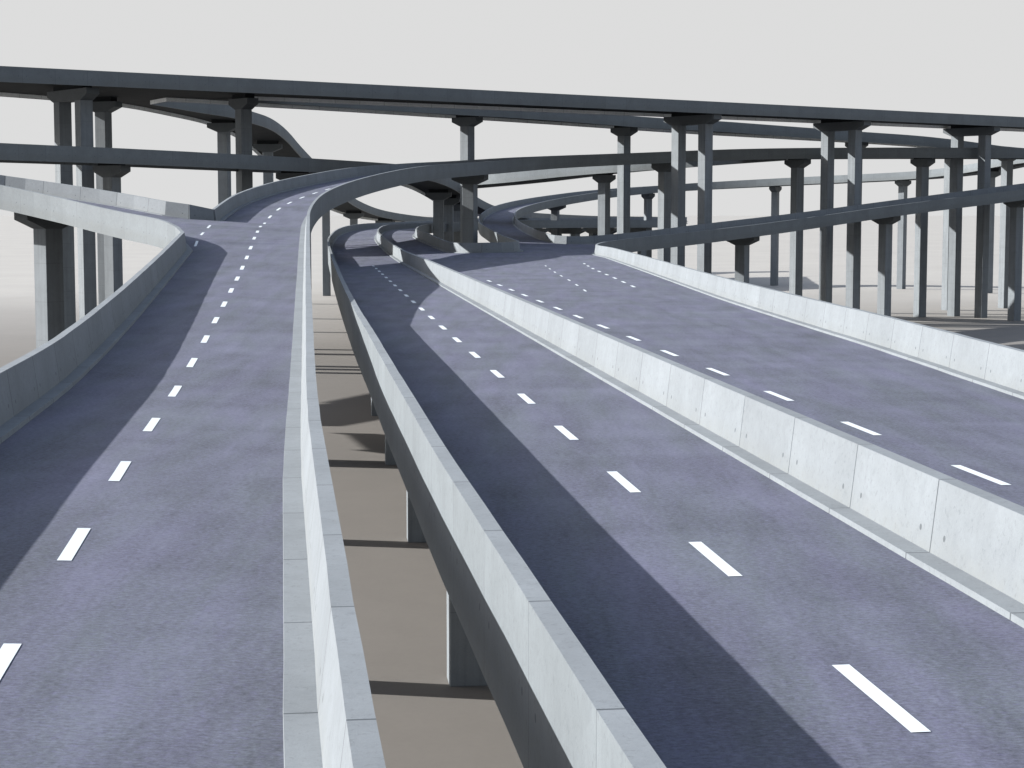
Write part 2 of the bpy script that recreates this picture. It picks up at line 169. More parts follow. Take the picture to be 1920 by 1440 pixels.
DECKS['A'].append(('N', [
  (43.74, 470.00, 16.87), (41.99, 468.93, 16.87), (40.24, 467.87, 16.88), (38.48, 466.82, 16.88), (36.71, 465.77, 16.89), (34.95, 464.72, 16.89),
  (33.19, 463.66, 16.90), (31.45, 462.58, 16.90), (29.72, 461.48, 16.91), (28.02, 460.33, 16.91), (26.36, 459.14, 16.92), (24.72, 457.90, 16.92),
  (23.13, 456.60, 16.93), (21.58, 455.26, 16.94), (20.06, 453.88, 16.94), (18.58, 452.46, 16.95), (17.14, 451.00, 16.96), (15.74, 449.50, 16.96),
  (14.39, 447.96, 16.97), (13.07, 446.39, 16.98), (11.79, 444.78, 16.98), (10.56, 443.15, 16.98), (9.37, 441.48, 16.99), (8.22, 439.78, 16.99),
  (7.11, 438.05, 17.00), (6.03, 436.31, 17.00), (4.99, 434.54, 17.00), (3.98, 432.76, 17.00), (2.99, 430.96, 16.99), (2.04, 429.14, 16.98),
  (1.12, 427.31, 16.97), (0.23, 425.46, 16.96), (-0.62, 423.60, 16.95), (-1.46, 421.72, 16.93), (-2.27, 419.84, 16.91), (-3.06, 417.95, 16.90),
  (-3.83, 416.05, 16.88), (-4.59, 414.14, 16.86), (-5.34, 412.23, 16.84), (-6.08, 410.32, 16.82), (-6.81, 408.40, 16.81), (-7.54, 406.49, 16.79),
  (-8.27, 404.57, 16.77), (-8.98, 402.64, 16.75), (-9.67, 400.71, 16.73), (-10.32, 398.77, 16.71), (-10.94, 396.81, 16.70), (-11.51, 394.84, 16.68),
  (-12.02, 392.86, 16.67), (-12.49, 390.86, 16.66), (-12.90, 388.85, 16.66), (-13.27, 386.83, 16.66), (-13.61, 384.81, 16.66), (-13.91, 382.78, 16.66),
  (-14.19, 380.75, 16.66), (-14.44, 378.71, 16.66), (-14.67, 376.68, 16.66), (-14.89, 374.64, 16.66), (-15.09, 372.60, 16.66), (-15.27, 370.55, 16.66),
  (-15.45, 368.51, 16.65), (-15.61, 366.46, 16.65), (-15.76, 364.42, 16.64), (-15.88, 362.37, 16.63), (-15.99, 360.32, 16.62), (-16.09, 358.27, 16.61),
  (-16.16, 356.23, 16.60), (-16.23, 354.18, 16.59), (-16.29, 352.12, 16.57), (-16.33, 350.07, 16.56), (-16.37, 348.02, 16.55), (-16.40, 345.97, 16.54),
  (-16.42, 343.92, 16.52), (-16.44, 341.87, 16.51), (-16.45, 339.82, 16.49), (-16.45, 337.77, 16.48), (-16.44, 335.72, 16.46), (-16.43, 333.67, 16.44),
  (-16.40, 331.62, 16.42), (-16.36, 329.57, 16.40), (-16.32, 327.52, 16.38), (-16.27, 325.47, 16.36), (-16.21, 323.42, 16.34), (-16.15, 321.37, 16.33),
  (-16.08, 319.32, 16.31), (-16.01, 317.27, 16.29), (-15.93, 315.22, 16.28), (-15.86, 313.17, 16.27), (-15.77, 311.12, 16.25), (-15.69, 309.07, 16.25),
  (-15.60, 307.02, 16.24), (-15.50, 304.97, 16.23), (-15.40, 302.92, 16.23), (-15.29, 300.87, 16.23), (-15.18, 298.83, 16.23), (-15.06, 296.78, 16.23),
  (-14.94, 294.73, 16.22), (-14.81, 292.68, 16.22), (-14.68, 290.64, 16.22), (-14.55, 288.59, 16.22), (-14.42, 286.54, 16.22), (-14.28, 284.50, 16.23),
  (-14.13, 282.45, 16.23), (-13.98, 280.40, 16.23), (-13.83, 278.36, 16.23), (-13.68, 276.31, 16.24), (-13.52, 274.27, 16.24), (-13.36, 272.22, 16.24),
  (-13.20, 270.18, 16.25), (-13.03, 268.13, 16.25), (-12.87, 266.09, 16.25), (-12.70, 264.05, 16.25), (-12.54, 262.00, 16.25), (-12.37, 259.96, 16.25),
  (-12.21, 257.91, 16.26), (-12.05, 255.87, 16.27), (-11.89, 253.82, 16.27), (-11.73, 251.78, 16.28), (-11.56, 249.74, 16.28), (-11.39, 247.69, 16.28),
  (-11.20, 245.65, 16.27), (-10.99, 243.61, 16.25), (-10.76, 241.57, 16.23), (-10.51, 239.54, 16.18), (-10.22, 237.51, 16.12), (-9.91, 235.48, 16.05),
  (-9.57, 233.46, 15.96), (-9.21, 231.44, 15.86), (-8.85, 229.43, 15.77), (-8.49, 227.41, 15.68), (-8.13, 225.39, 15.60), (-7.77, 223.37, 15.52),
  (-7.38, 221.36, 15.46), (-6.97, 219.35, 15.43), (-6.46, 217.36, 15.42), (-5.78, 215.43, 15.43), (-4.79, 213.65, 15.46), (-3.25, 212.33, 15.51),
  (-1.31, 212.43, 15.54), (-0.09, 214.01, 15.56), (0.45, 215.99, 15.56), (0.61, 218.03, 15.56), (0.62, 220.08, 15.57), (0.55, 222.13, 15.58),
  (0.42, 224.18, 15.60), (0.27, 226.22, 15.62), (0.11, 228.27, 15.64), (-0.05, 230.31, 15.67), (-0.22, 232.35, 15.70), (-0.40, 234.40, 15.74),
  (-0.59, 236.44, 15.77), (-0.78, 238.48, 15.81), (-0.96, 240.52, 15.85), (-1.15, 242.57, 15.88), (-1.33, 244.61, 15.92), (-1.51, 246.65, 15.96),
  (-1.67, 248.70, 16.00), (-1.83, 250.74, 16.04),
], 1, 0))
DECKS['A'].append(('open', [
  (-1.83, 250.74, 16.04), (4.08, 290.70, 16.10),
], 0, 0))
DECKS['A'].append(('O', [
  (4.08, 290.70, 16.10), (4.22, 288.66, 16.06), (4.36, 286.61, 16.02), (4.51, 284.57, 15.98), (4.65, 282.53, 15.95), (4.81, 280.49, 15.91),
  (4.97, 278.44, 15.88), (5.16, 276.41, 15.83), (5.39, 274.37, 15.78), (5.71, 272.35, 15.70), (6.35, 270.41, 15.61), (7.89, 269.22, 15.51),
  (9.84, 269.69, 15.49), (11.60, 270.74, 15.53), (13.32, 271.84, 15.63), (15.08, 272.88, 15.76), (16.84, 273.91, 15.91), (18.56, 275.01, 16.07),
], 1, 0))
DECKS['A'].append(('open', [
  (18.56, 275.01, 16.07), (17.05, 248.88, 15.61),
], 0, 0))
DECKS['A'].append(('P', [
  (17.05, 248.88, 15.61), (16.20, 247.03, 15.55), (15.43, 245.13, 15.50), (14.73, 243.21, 15.46), (14.10, 241.26, 15.42), (13.52, 239.30, 15.39),
  (12.98, 237.33, 15.36), (12.48, 235.34, 15.34), (12.03, 233.34, 15.32), (11.59, 231.35, 15.29), (11.17, 229.34, 15.26), (10.78, 227.34, 15.22),
  (10.45, 225.32, 15.18), (10.22, 223.28, 15.15), (10.10, 221.24, 15.14), (10.05, 219.19, 15.13), (10.07, 217.15, 15.13), (10.13, 215.10, 15.13),
  (10.22, 213.06, 15.13), (10.32, 211.01, 15.14), (10.42, 208.97, 15.15), (10.53, 206.93, 15.15), (10.63, 204.88, 15.16), (10.72, 202.84, 15.16),
  (10.79, 200.79, 15.17), (10.86, 198.75, 15.17), (10.91, 196.70, 15.17), (10.96, 194.65, 15.17), (11.01, 192.61, 15.17), (11.05, 190.56, 15.17),
  (11.09, 188.51, 15.17), (11.13, 186.47, 15.17), (11.17, 184.42, 15.17), (11.21, 182.38, 15.17), (11.25, 180.33, 15.17), (11.29, 178.28, 15.17),
  (11.33, 176.24, 15.17), (11.37, 174.19, 15.17), (11.41, 172.15, 15.17), (11.45, 170.10, 15.17), (11.49, 168.05, 15.16), (11.54, 166.01, 15.16),
  (11.58, 163.96, 15.16), (11.62, 161.91, 15.16), (11.66, 159.87, 15.16), (11.71, 157.82, 15.15), (11.75, 155.78, 15.15), (11.79, 153.73, 15.15),
  (11.83, 151.68, 15.15), (11.88, 149.64, 15.14), (11.92, 147.59, 15.14), (11.96, 145.54, 15.14), (12.00, 143.50, 15.14), (12.04, 141.45, 15.13),
  (12.08, 139.41, 15.13), (12.12, 137.36, 15.13), (12.17, 135.31, 15.13), (12.21, 133.27, 15.12), (12.24, 131.22, 15.12), (12.28, 129.18, 15.12),
  (12.32, 127.13, 15.12), (12.36, 125.08, 15.12), (12.39, 123.04, 15.12), (12.42, 120.99, 15.12), (12.46, 118.94, 15.12), (12.49, 116.90, 15.12),
  (12.53, 114.85, 15.12), (12.57, 112.80, 15.12), (12.61, 110.76, 15.12), (12.65, 108.71, 15.12), (12.71, 106.67, 15.12), (12.76, 104.62, 15.12),
  (12.82, 102.57, 15.12), (12.89, 100.53, 15.12), (12.96, 98.48, 15.12), (13.03, 96.44, 15.12), (13.10, 94.39, 15.12), (13.17, 92.35, 15.12),
  (13.25, 90.30, 15.12), (13.32, 88.26, 15.12), (13.39, 86.21, 15.12), (13.47, 84.17, 15.12), (13.55, 82.12, 15.12), (13.62, 80.08, 15.12),
  (13.70, 78.03, 15.12), (13.78, 75.99, 15.12), (13.85, 73.94, 15.13), (13.92, 71.89, 15.13), (13.99, 69.85, 15.13), (14.06, 67.80, 15.13),
  (14.12, 65.76, 15.12), (14.18, 63.71, 15.12), (14.23, 61.67, 15.12), (14.28, 59.62, 15.12), (14.32, 57.57, 15.11), (14.37, 55.53, 15.11),
  (14.42, 53.48, 15.11), (14.46, 51.44, 15.11), (14.51, 49.39, 15.11), (14.55, 47.34, 15.11), (14.60, 45.30, 15.12), (14.64, 43.25, 15.12),
  (14.69, 41.20, 15.12), (14.73, 39.16, 15.13), (14.77, 37.11, 15.13), (14.81, 35.07, 15.13), (14.85, 33.02, 15.14), (14.89, 30.98, 15.14),
  (14.93, 28.93, 15.14), (14.97, 26.88, 15.15), (15.00, 24.84, 15.15), (15.04, 22.79, 15.15), (15.07, 20.74, 15.15), (15.10, 18.70, 15.15),
  (15.13, 16.65, 15.15), (15.16, 14.60, 15.15), (15.19, 12.56, 15.15), (15.21, 10.51, 15.15), (15.24, 8.46, 15.15), (15.27, 6.42, 15.15),
  (15.29, 4.37, 15.15), (15.32, 2.33, 15.15), (15.34, 0.28, 15.15), (15.37, -1.77, 15.15), (15.39, -3.81, 15.15), (15.42, -5.86, 15.15),
  (15.45, -7.91, 15.15), (15.47, -9.95, 15.15), (15.50, -12.00, 15.15),
], 1, 0))
DECKS['R5'] = []
DECKS['R5'].append(('N2', [
  (-1.83, 250.74, 16.04), (-1.97, 252.78, 16.07), (-2.12, 254.83, 16.11), (-2.26, 256.88, 16.15), (-2.40, 258.92, 16.18), (-2.53, 260.97, 16.22),
  (-2.66, 263.01, 16.26), (-2.79, 265.06, 16.30), (-2.92, 267.10, 16.33), (-3.04, 269.15, 16.37), (-3.17, 271.19, 16.41), (-3.29, 273.24, 16.45),
  (-3.41, 275.29, 16.48), (-3.53, 277.33, 16.52), (-3.65, 279.38, 16.56), (-3.77, 281.43, 16.59), (-3.89, 283.47, 16.63), (-4.01, 285.52, 16.66),
  (-4.12, 287.57, 16.70), (-4.24, 289.61, 16.73), (-4.36, 291.66, 16.76), (-4.48, 293.70, 16.80), (-4.59, 295.75, 16.83), (-4.70, 297.80, 16.86),
  (-4.81, 299.85, 16.89), (-4.92, 301.89, 16.93), (-5.02, 303.94, 16.96), (-5.11, 305.99, 17.00), (-5.20, 308.04, 17.03), (-5.29, 310.08, 17.07),
  (-5.37, 312.13, 17.11), (-5.45, 314.18, 17.15), (-5.52, 316.23, 17.19), (-5.59, 318.28, 17.24), (-5.66, 320.33, 17.28), (-5.72, 322.38, 17.32),
  (-5.78, 324.42, 17.37), (-5.83, 326.47, 17.42), (-5.88, 328.52, 17.46), (-5.93, 330.57, 17.51), (-5.97, 332.62, 17.56), (-6.01, 334.67, 17.61),
  (-6.04, 336.72, 17.66), (-6.07, 338.77, 17.72), (-6.10, 340.82, 17.77), (-6.12, 342.87, 17.82), (-6.15, 344.92, 17.88), (-6.17, 346.96, 17.93),
  (-6.18, 349.01, 17.99), (-6.20, 351.06, 18.05), (-6.21, 353.11, 18.10), (-6.21, 355.16, 18.16), (-6.22, 357.21, 18.22), (-6.21, 359.26, 18.28),
  (-6.21, 361.31, 18.34), (-6.19, 363.36, 18.40), (-6.17, 365.41, 18.47), (-6.14, 367.46, 18.53), (-6.10, 369.51, 18.60), (-6.05, 371.55, 18.67),
  (-6.00, 373.60, 18.74), (-5.94, 375.65, 18.82), (-5.87, 377.70, 18.89), (-5.80, 379.75, 18.97), (-5.72, 381.79, 19.05), (-5.63, 383.84, 19.13),
  (-5.54, 385.88, 19.22), (-5.44, 387.93, 19.30), (-5.33, 389.98, 19.39), (-5.22, 392.02, 19.48), (-5.10, 394.07, 19.57), (-4.96, 396.11, 19.66),
  (-4.82, 398.15, 19.75), (-4.67, 400.20, 19.84), (-4.50, 402.24, 19.93), (-4.33, 404.28, 20.02), (-4.14, 406.32, 20.11), (-3.94, 408.36, 20.20),
  (-3.72, 410.39, 20.29), (-3.50, 412.43, 20.38), (-3.26, 414.46, 20.47), (-3.01, 416.50, 20.56), (-2.75, 418.53, 20.65), (-2.47, 420.56, 20.73),
  (-2.19, 422.58, 20.82), (-1.89, 424.61, 20.91), (-1.57, 426.63, 21.00), (-1.24, 428.66, 21.09), (-0.89, 430.67, 21.18), (-0.53, 432.69, 21.27),
  (-0.14, 434.70, 21.37), (0.27, 436.71, 21.46), (0.69, 438.71, 21.56), (1.14, 440.71, 21.65), (1.60, 442.70, 21.75), (2.09, 444.69, 21.85),
  (2.59, 446.68, 21.95), (3.12, 448.66, 22.06), (3.67, 450.63, 22.16), (4.26, 452.59, 22.27), (4.87, 454.54, 22.38), (5.52, 456.49, 22.49),
  (6.20, 458.42, 22.60), (6.90, 460.34, 22.71), (7.64, 462.25, 22.82), (8.39, 464.15, 22.94), (9.16, 466.05, 23.06), (9.95, 467.94, 23.17),
  (10.74, 469.83, 23.29), (11.55, 471.71, 23.41), (12.38, 473.58, 23.53), (13.23, 475.44, 23.65), (14.11, 477.28, 23.78), (15.04, 479.11, 23.90),
  (16.01, 480.91, 24.03), (17.04, 482.68, 24.16), (18.15, 484.40, 24.28), (19.34, 486.06, 24.42), (20.64, 487.64, 24.55), (22.04, 489.13, 24.68),
  (23.57, 490.48, 24.82), (25.21, 491.71, 24.95), (26.94, 492.80, 25.09), (28.75, 493.75, 25.22), (30.62, 494.57, 25.35), (32.55, 495.26, 25.48),
  (34.51, 495.84, 25.61), (36.50, 496.30, 25.73), (38.52, 496.63, 25.86), (40.56, 496.84, 25.98), (42.60, 496.91, 26.10), (44.65, 496.83, 26.21),
  (46.69, 496.64, 26.32), (48.70, 496.27, 26.43), (50.66, 495.69, 26.53), (52.55, 494.91, 26.62), (54.36, 493.95, 26.70), (56.14, 492.93, 26.78),
  (57.92, 491.93, 26.86), (59.75, 491.00, 26.95), (61.61, 490.13, 27.03), (63.48, 489.31, 27.11), (65.36, 488.49, 27.20), (67.22, 487.64, 27.28),
  (69.06, 486.74, 27.36), (70.88, 485.80, 27.44), (72.68, 484.81, 27.51), (74.44, 483.77, 27.58), (76.18, 482.69, 27.65), (77.89, 481.55, 27.72),
  (79.56, 480.37, 27.78), (81.20, 479.14, 27.84), (82.81, 477.88, 27.90), (84.41, 476.59, 27.96), (85.98, 475.27, 28.02), (87.54, 473.95, 28.08),
  (89.10, 472.62, 28.14), (90.66, 471.28, 28.21), (92.21, 469.95, 28.27), (93.77, 468.62, 28.33), (95.33, 467.29, 28.39), (96.88, 465.94, 28.46),
  (98.41, 464.58, 28.52), (99.91, 463.19, 28.59), (101.39, 461.77, 28.66), (102.82, 460.30, 28.75), (104.19, 458.79, 28.84), (105.52, 457.23, 28.95),
  (106.78, 455.62, 29.06), (107.98, 453.96, 29.18), (109.12, 452.26, 29.30), (110.17, 450.50, 29.43), (111.17, 448.71, 29.55), (112.09, 446.89, 29.68),
  (112.95, 445.03, 29.81), (113.75, 443.15, 29.95), (114.52, 441.25, 30.10), (115.26, 439.35, 30.28), (116.00, 437.45, 30.48), (116.80, 435.58, 30.71),
  (117.68, 433.74, 30.96), (118.67, 431.97, 31.21), (119.77, 430.26, 31.45), (120.95, 428.59, 31.66), (122.17, 426.96, 31.87), (123.42, 425.34, 32.06),
  (124.67, 423.73, 32.25), (125.93, 422.12, 32.43), (127.19, 420.51, 32.62), (128.44, 418.90, 32.80),
], 1, 0))
DECKS['R5'].append(('open', [
  (128.44, 418.90, 32.80), (122.12, 414.00, 32.80),
], 0, 0))
DECKS['R5'].append(('O1', [
  (122.12, 414.00, 32.80), (120.87, 415.62, 32.61), (119.62, 417.23, 32.43), (118.36, 418.83, 32.25), (117.09, 420.43, 32.06), (115.83, 422.03, 31.88),
  (114.59, 423.65, 31.70), (113.37, 425.29, 31.51), (112.20, 426.95, 31.32), (111.11, 428.68, 31.12), (110.15, 430.47, 30.91), (109.32, 432.33, 30.69),
  (108.61, 434.24, 30.47), (107.92, 436.16, 30.27), (107.21, 438.07, 30.10), (106.47, 439.98, 29.94), (105.68, 441.86, 29.80), (104.83, 443.72, 29.66),
  (103.90, 445.54, 29.52), (102.89, 447.32, 29.37), (101.78, 449.03, 29.21), (100.60, 450.70, 29.07), (99.34, 452.30, 28.93), (98.00, 453.85, 28.81),
  (96.60, 455.34, 28.70), (95.14, 456.78, 28.62), (93.64, 458.17, 28.54), (92.11, 459.53, 28.48), (90.56, 460.86, 28.41), (89.00, 462.19, 28.35),
  (87.43, 463.51, 28.29), (85.87, 464.84, 28.22), (84.32, 466.17, 28.16), (82.77, 467.51, 28.10), (81.22, 468.85, 28.04), (79.66, 470.17, 27.98),
  (78.08, 471.47, 27.91), (76.48, 472.75, 27.85), (74.85, 473.99, 27.78), (73.17, 475.17, 27.71), (71.47, 476.30, 27.64), (69.72, 477.36, 27.56),
  (67.94, 478.37, 27.48), (66.13, 479.32, 27.39), (64.29, 480.23, 27.31), (62.44, 481.09, 27.22), (60.56, 481.91, 27.12), (58.66, 482.67, 27.03),
  (56.74, 483.37, 26.93), (54.80, 484.02, 26.82), (52.84, 484.60, 26.71), (50.86, 485.11, 26.60), (48.86, 485.56, 26.48), (46.85, 485.93, 26.36),
  (44.83, 486.20, 26.22), (42.79, 486.32, 26.09), (40.75, 486.23, 25.93), (38.73, 485.91, 25.78), (36.79, 485.30, 25.61), (34.92, 484.46, 25.44),
  (33.16, 483.44, 25.26), (31.49, 482.26, 25.09), (29.90, 480.99, 24.92), (28.38, 479.62, 24.75), (26.95, 478.17, 24.58), (25.61, 476.63, 24.41),
  (24.40, 474.98, 24.26), (23.31, 473.26, 24.11), (22.31, 471.48, 23.96), (21.36, 469.67, 23.82), (20.45, 467.84, 23.68), (19.55, 466.00, 23.54),
  (18.69, 464.15, 23.40), (17.84, 462.29, 23.26), (17.01, 460.42, 23.12), (16.21, 458.54, 22.98), (15.41, 456.66, 22.85), (14.64, 454.76, 22.72),
  (13.89, 452.87, 22.58), (13.16, 450.96, 22.45), (12.45, 449.04, 22.33), (11.76, 447.11, 22.20), (11.10, 445.18, 22.08), (10.47, 443.23, 21.96),
  (9.87, 441.28, 21.84), (9.30, 439.31, 21.73), (8.77, 437.34, 21.61), (8.26, 435.36, 21.50), (7.78, 433.37, 21.40), (7.33, 431.38, 21.30),
  (6.89, 429.38, 21.19), (6.48, 427.37, 21.09), (6.08, 425.36, 21.00), (5.70, 423.35, 20.90), (5.34, 421.34, 20.80), (4.99, 419.32, 20.71),
  (4.65, 417.31, 20.61), (4.32, 415.29, 20.52), (4.00, 413.26, 20.43), (3.69, 411.24, 20.34), (3.40, 409.22, 20.24), (3.11, 407.19, 20.15),
  (2.85, 405.16, 20.06), (2.60, 403.13, 19.98), (2.37, 401.10, 19.89), (2.16, 399.06, 19.80), (1.97, 397.02, 19.72), (1.79, 394.98, 19.64),
  (1.63, 392.94, 19.55), (1.48, 390.90, 19.47), (1.34, 388.86, 19.38), (1.21, 386.82, 19.30), (1.09, 384.77, 19.21), (0.99, 382.73, 19.12),
  (0.90, 380.69, 19.02), (0.83, 378.64, 18.93), (0.78, 376.60, 18.84), (0.73, 374.55, 18.74), (0.70, 372.50, 18.65), (0.68, 370.46, 18.55),
  (0.67, 368.41, 18.46), (0.67, 366.37, 18.37), (0.67, 364.32, 18.28), (0.67, 362.27, 18.19), (0.69, 360.23, 18.11), (0.70, 358.18, 18.03),
  (0.73, 356.13, 17.95), (0.77, 354.08, 17.87), (0.81, 352.04, 17.79), (0.87, 349.99, 17.71), (0.93, 347.95, 17.64), (0.99, 345.90, 17.57),
  (1.06, 343.85, 17.49), (1.14, 341.81, 17.42), (1.23, 339.76, 17.36), (1.32, 337.72, 17.29), (1.41, 335.67, 17.22), (1.52, 333.63, 17.16),
  (1.63, 331.58, 17.09), (1.74, 329.54, 17.03), (1.86, 327.50, 16.97), (1.99, 325.45, 16.91), (2.11, 323.41, 16.85), (2.23, 321.36, 16.79),
  (2.36, 319.32, 16.74), (2.48, 317.28, 16.68), (2.61, 315.23, 16.63), (2.73, 313.19, 16.58), (2.85, 311.14, 16.53), (2.96, 309.10, 16.48),
  (3.08, 307.05, 16.43), (3.20, 305.01, 16.39), (3.32, 302.96, 16.34), (3.44, 300.92, 16.30), (3.56, 298.88, 16.26), (3.68, 296.83, 16.22),
  (3.81, 294.79, 16.18), (3.94, 292.74, 16.14), (4.08, 290.70, 16.10),
], 1, 0))
DECKS['R4'] = []
DECKS['R4'].append(('O2', [
  (18.56, 275.01, 16.07), (20.22, 276.21, 16.23), (21.80, 277.50, 16.39), (23.32, 278.85, 16.55), (24.82, 280.25, 16.71), (26.28, 281.67, 16.87),
  (27.73, 283.11, 17.02), (29.16, 284.57, 17.17), (30.57, 286.06, 17.31), (31.95, 287.56, 17.45), (33.30, 289.10, 17.57), (34.63, 290.65, 17.70),
  (35.95, 292.21, 17.82), (37.27, 293.77, 17.94), (38.60, 295.33, 18.06), (39.94, 296.87, 18.19), (41.30, 298.39, 18.32), (42.69, 299.89, 18.46),
  (44.10, 301.37, 18.60), (45.55, 302.81, 18.75), (47.01, 304.24, 18.91), (48.49, 305.65, 19.07), (49.98, 307.04, 19.24), (51.48, 308.42, 19.41),
  (53.00, 309.79, 19.58), (54.52, 311.15, 19.75), (56.06, 312.49, 19.93), (57.61, 313.82, 20.11), (59.17, 315.13, 20.29), (60.74, 316.44, 20.47),
  (62.32, 317.73, 20.65), (63.91, 319.00, 20.84), (65.52, 320.26, 21.02), (67.13, 321.51, 21.21), (68.76, 322.73, 21.39), (70.41, 323.94, 21.58),
  (72.07, 325.12, 21.77), (73.75, 326.28, 21.97), (75.44, 327.42, 22.16), (77.14, 328.55, 22.36), (78.84, 329.66, 22.55), (80.56, 330.76, 22.75),
  (82.28, 331.85, 22.95), (84.01, 332.93, 23.15), (85.74, 334.01, 23.35), (87.48, 335.08, 23.55), (89.21, 336.15, 23.76), (90.94, 337.23, 23.96),
  (92.68, 338.30, 24.16), (94.41, 339.37, 24.37), (96.15, 340.43, 24.58), (97.89, 341.49, 24.79), (99.64, 342.54, 25.00), (101.39, 343.58, 25.21),
  (103.14, 344.62, 25.42), (104.90, 345.65, 25.64), (106.65, 346.69, 25.85), (108.41, 347.72, 26.06), (110.17, 348.75, 26.28), (111.93, 349.77, 26.49),
  (113.69, 350.80, 26.71), (115.45, 351.82, 26.92), (117.21, 352.85, 27.14), (118.97, 353.88, 27.35), (120.73, 354.90, 27.57), (122.49, 355.94, 27.78),
  (124.24, 356.97, 27.99), (126.00, 358.00, 28.21),
], 1, 0))
DECKS['R4'].append(('open', [
  (126.00, 358.00, 28.21), (119.00, 338.00, 26.55),
], 0, 0))
DECKS['R4'].append(('P2', [
  (119.00, 338.00, 26.55), (117.18, 337.08, 26.33), (115.37, 336.16, 26.11), (113.55, 335.24, 25.89), (111.73, 334.32, 25.68), (109.91, 333.41, 25.45),
  (108.09, 332.50, 25.23), (106.28, 331.59, 25.02), (104.46, 330.68, 24.80), (102.64, 329.76, 24.58), (100.82, 328.84, 24.36), (99.01, 327.92, 24.14),
  (97.20, 326.99, 23.93), (95.39, 326.05, 23.71), (93.59, 325.11, 23.50), (91.80, 324.15, 23.29), (90.01, 323.18, 23.08), (88.22, 322.20, 22.87),
  (86.44, 321.21, 22.67), (84.66, 320.22, 22.47), (82.88, 319.23, 22.27), (81.10, 318.23, 22.08), (79.33, 317.23, 21.88), (77.56, 316.21, 21.69),
  (75.80, 315.19, 21.50), (74.06, 314.14, 21.32), (72.32, 313.07, 21.13), (70.60, 311.97, 20.95), (68.90, 310.85, 20.76), (67.22, 309.69, 20.57),
  (65.56, 308.51, 20.39), (63.92, 307.30, 20.20), (62.30, 306.06, 20.02), (60.69, 304.81, 19.83), (59.10, 303.54, 19.64), (57.53, 302.25, 19.45),
  (55.97, 300.94, 19.26), (54.42, 299.61, 19.07), (52.89, 298.26, 18.89), (51.38, 296.89, 18.70), (49.90, 295.49, 18.53), (48.43, 294.08, 18.35),
  (46.99, 292.64, 18.18), (45.57, 291.17, 18.02), (44.18, 289.68, 17.87), (42.82, 288.15, 17.72), (41.50, 286.59, 17.58), (40.22, 285.00, 17.45),
  (38.99, 283.38, 17.33), (37.78, 281.72, 17.22), (36.62, 280.05, 17.11), (35.48, 278.35, 17.01), (34.36, 276.64, 16.91), (33.26, 274.91, 16.82),
  (32.17, 273.18, 16.73), (31.09, 271.45, 16.64), (30.00, 269.72, 16.55), (28.91, 267.99, 16.46), (27.80, 266.27, 16.37), (26.69, 264.55, 16.29),
  (25.56, 262.85, 16.20), (24.44, 261.14, 16.12), (23.31, 259.43, 16.04), (22.20, 257.72, 15.96), (21.10, 255.99, 15.88), (20.02, 254.25, 15.81),
  (18.98, 252.49, 15.74), (17.98, 250.71, 15.67), (17.05, 248.88, 15.61),
], 1, 0))
DECKS['H1'] = []
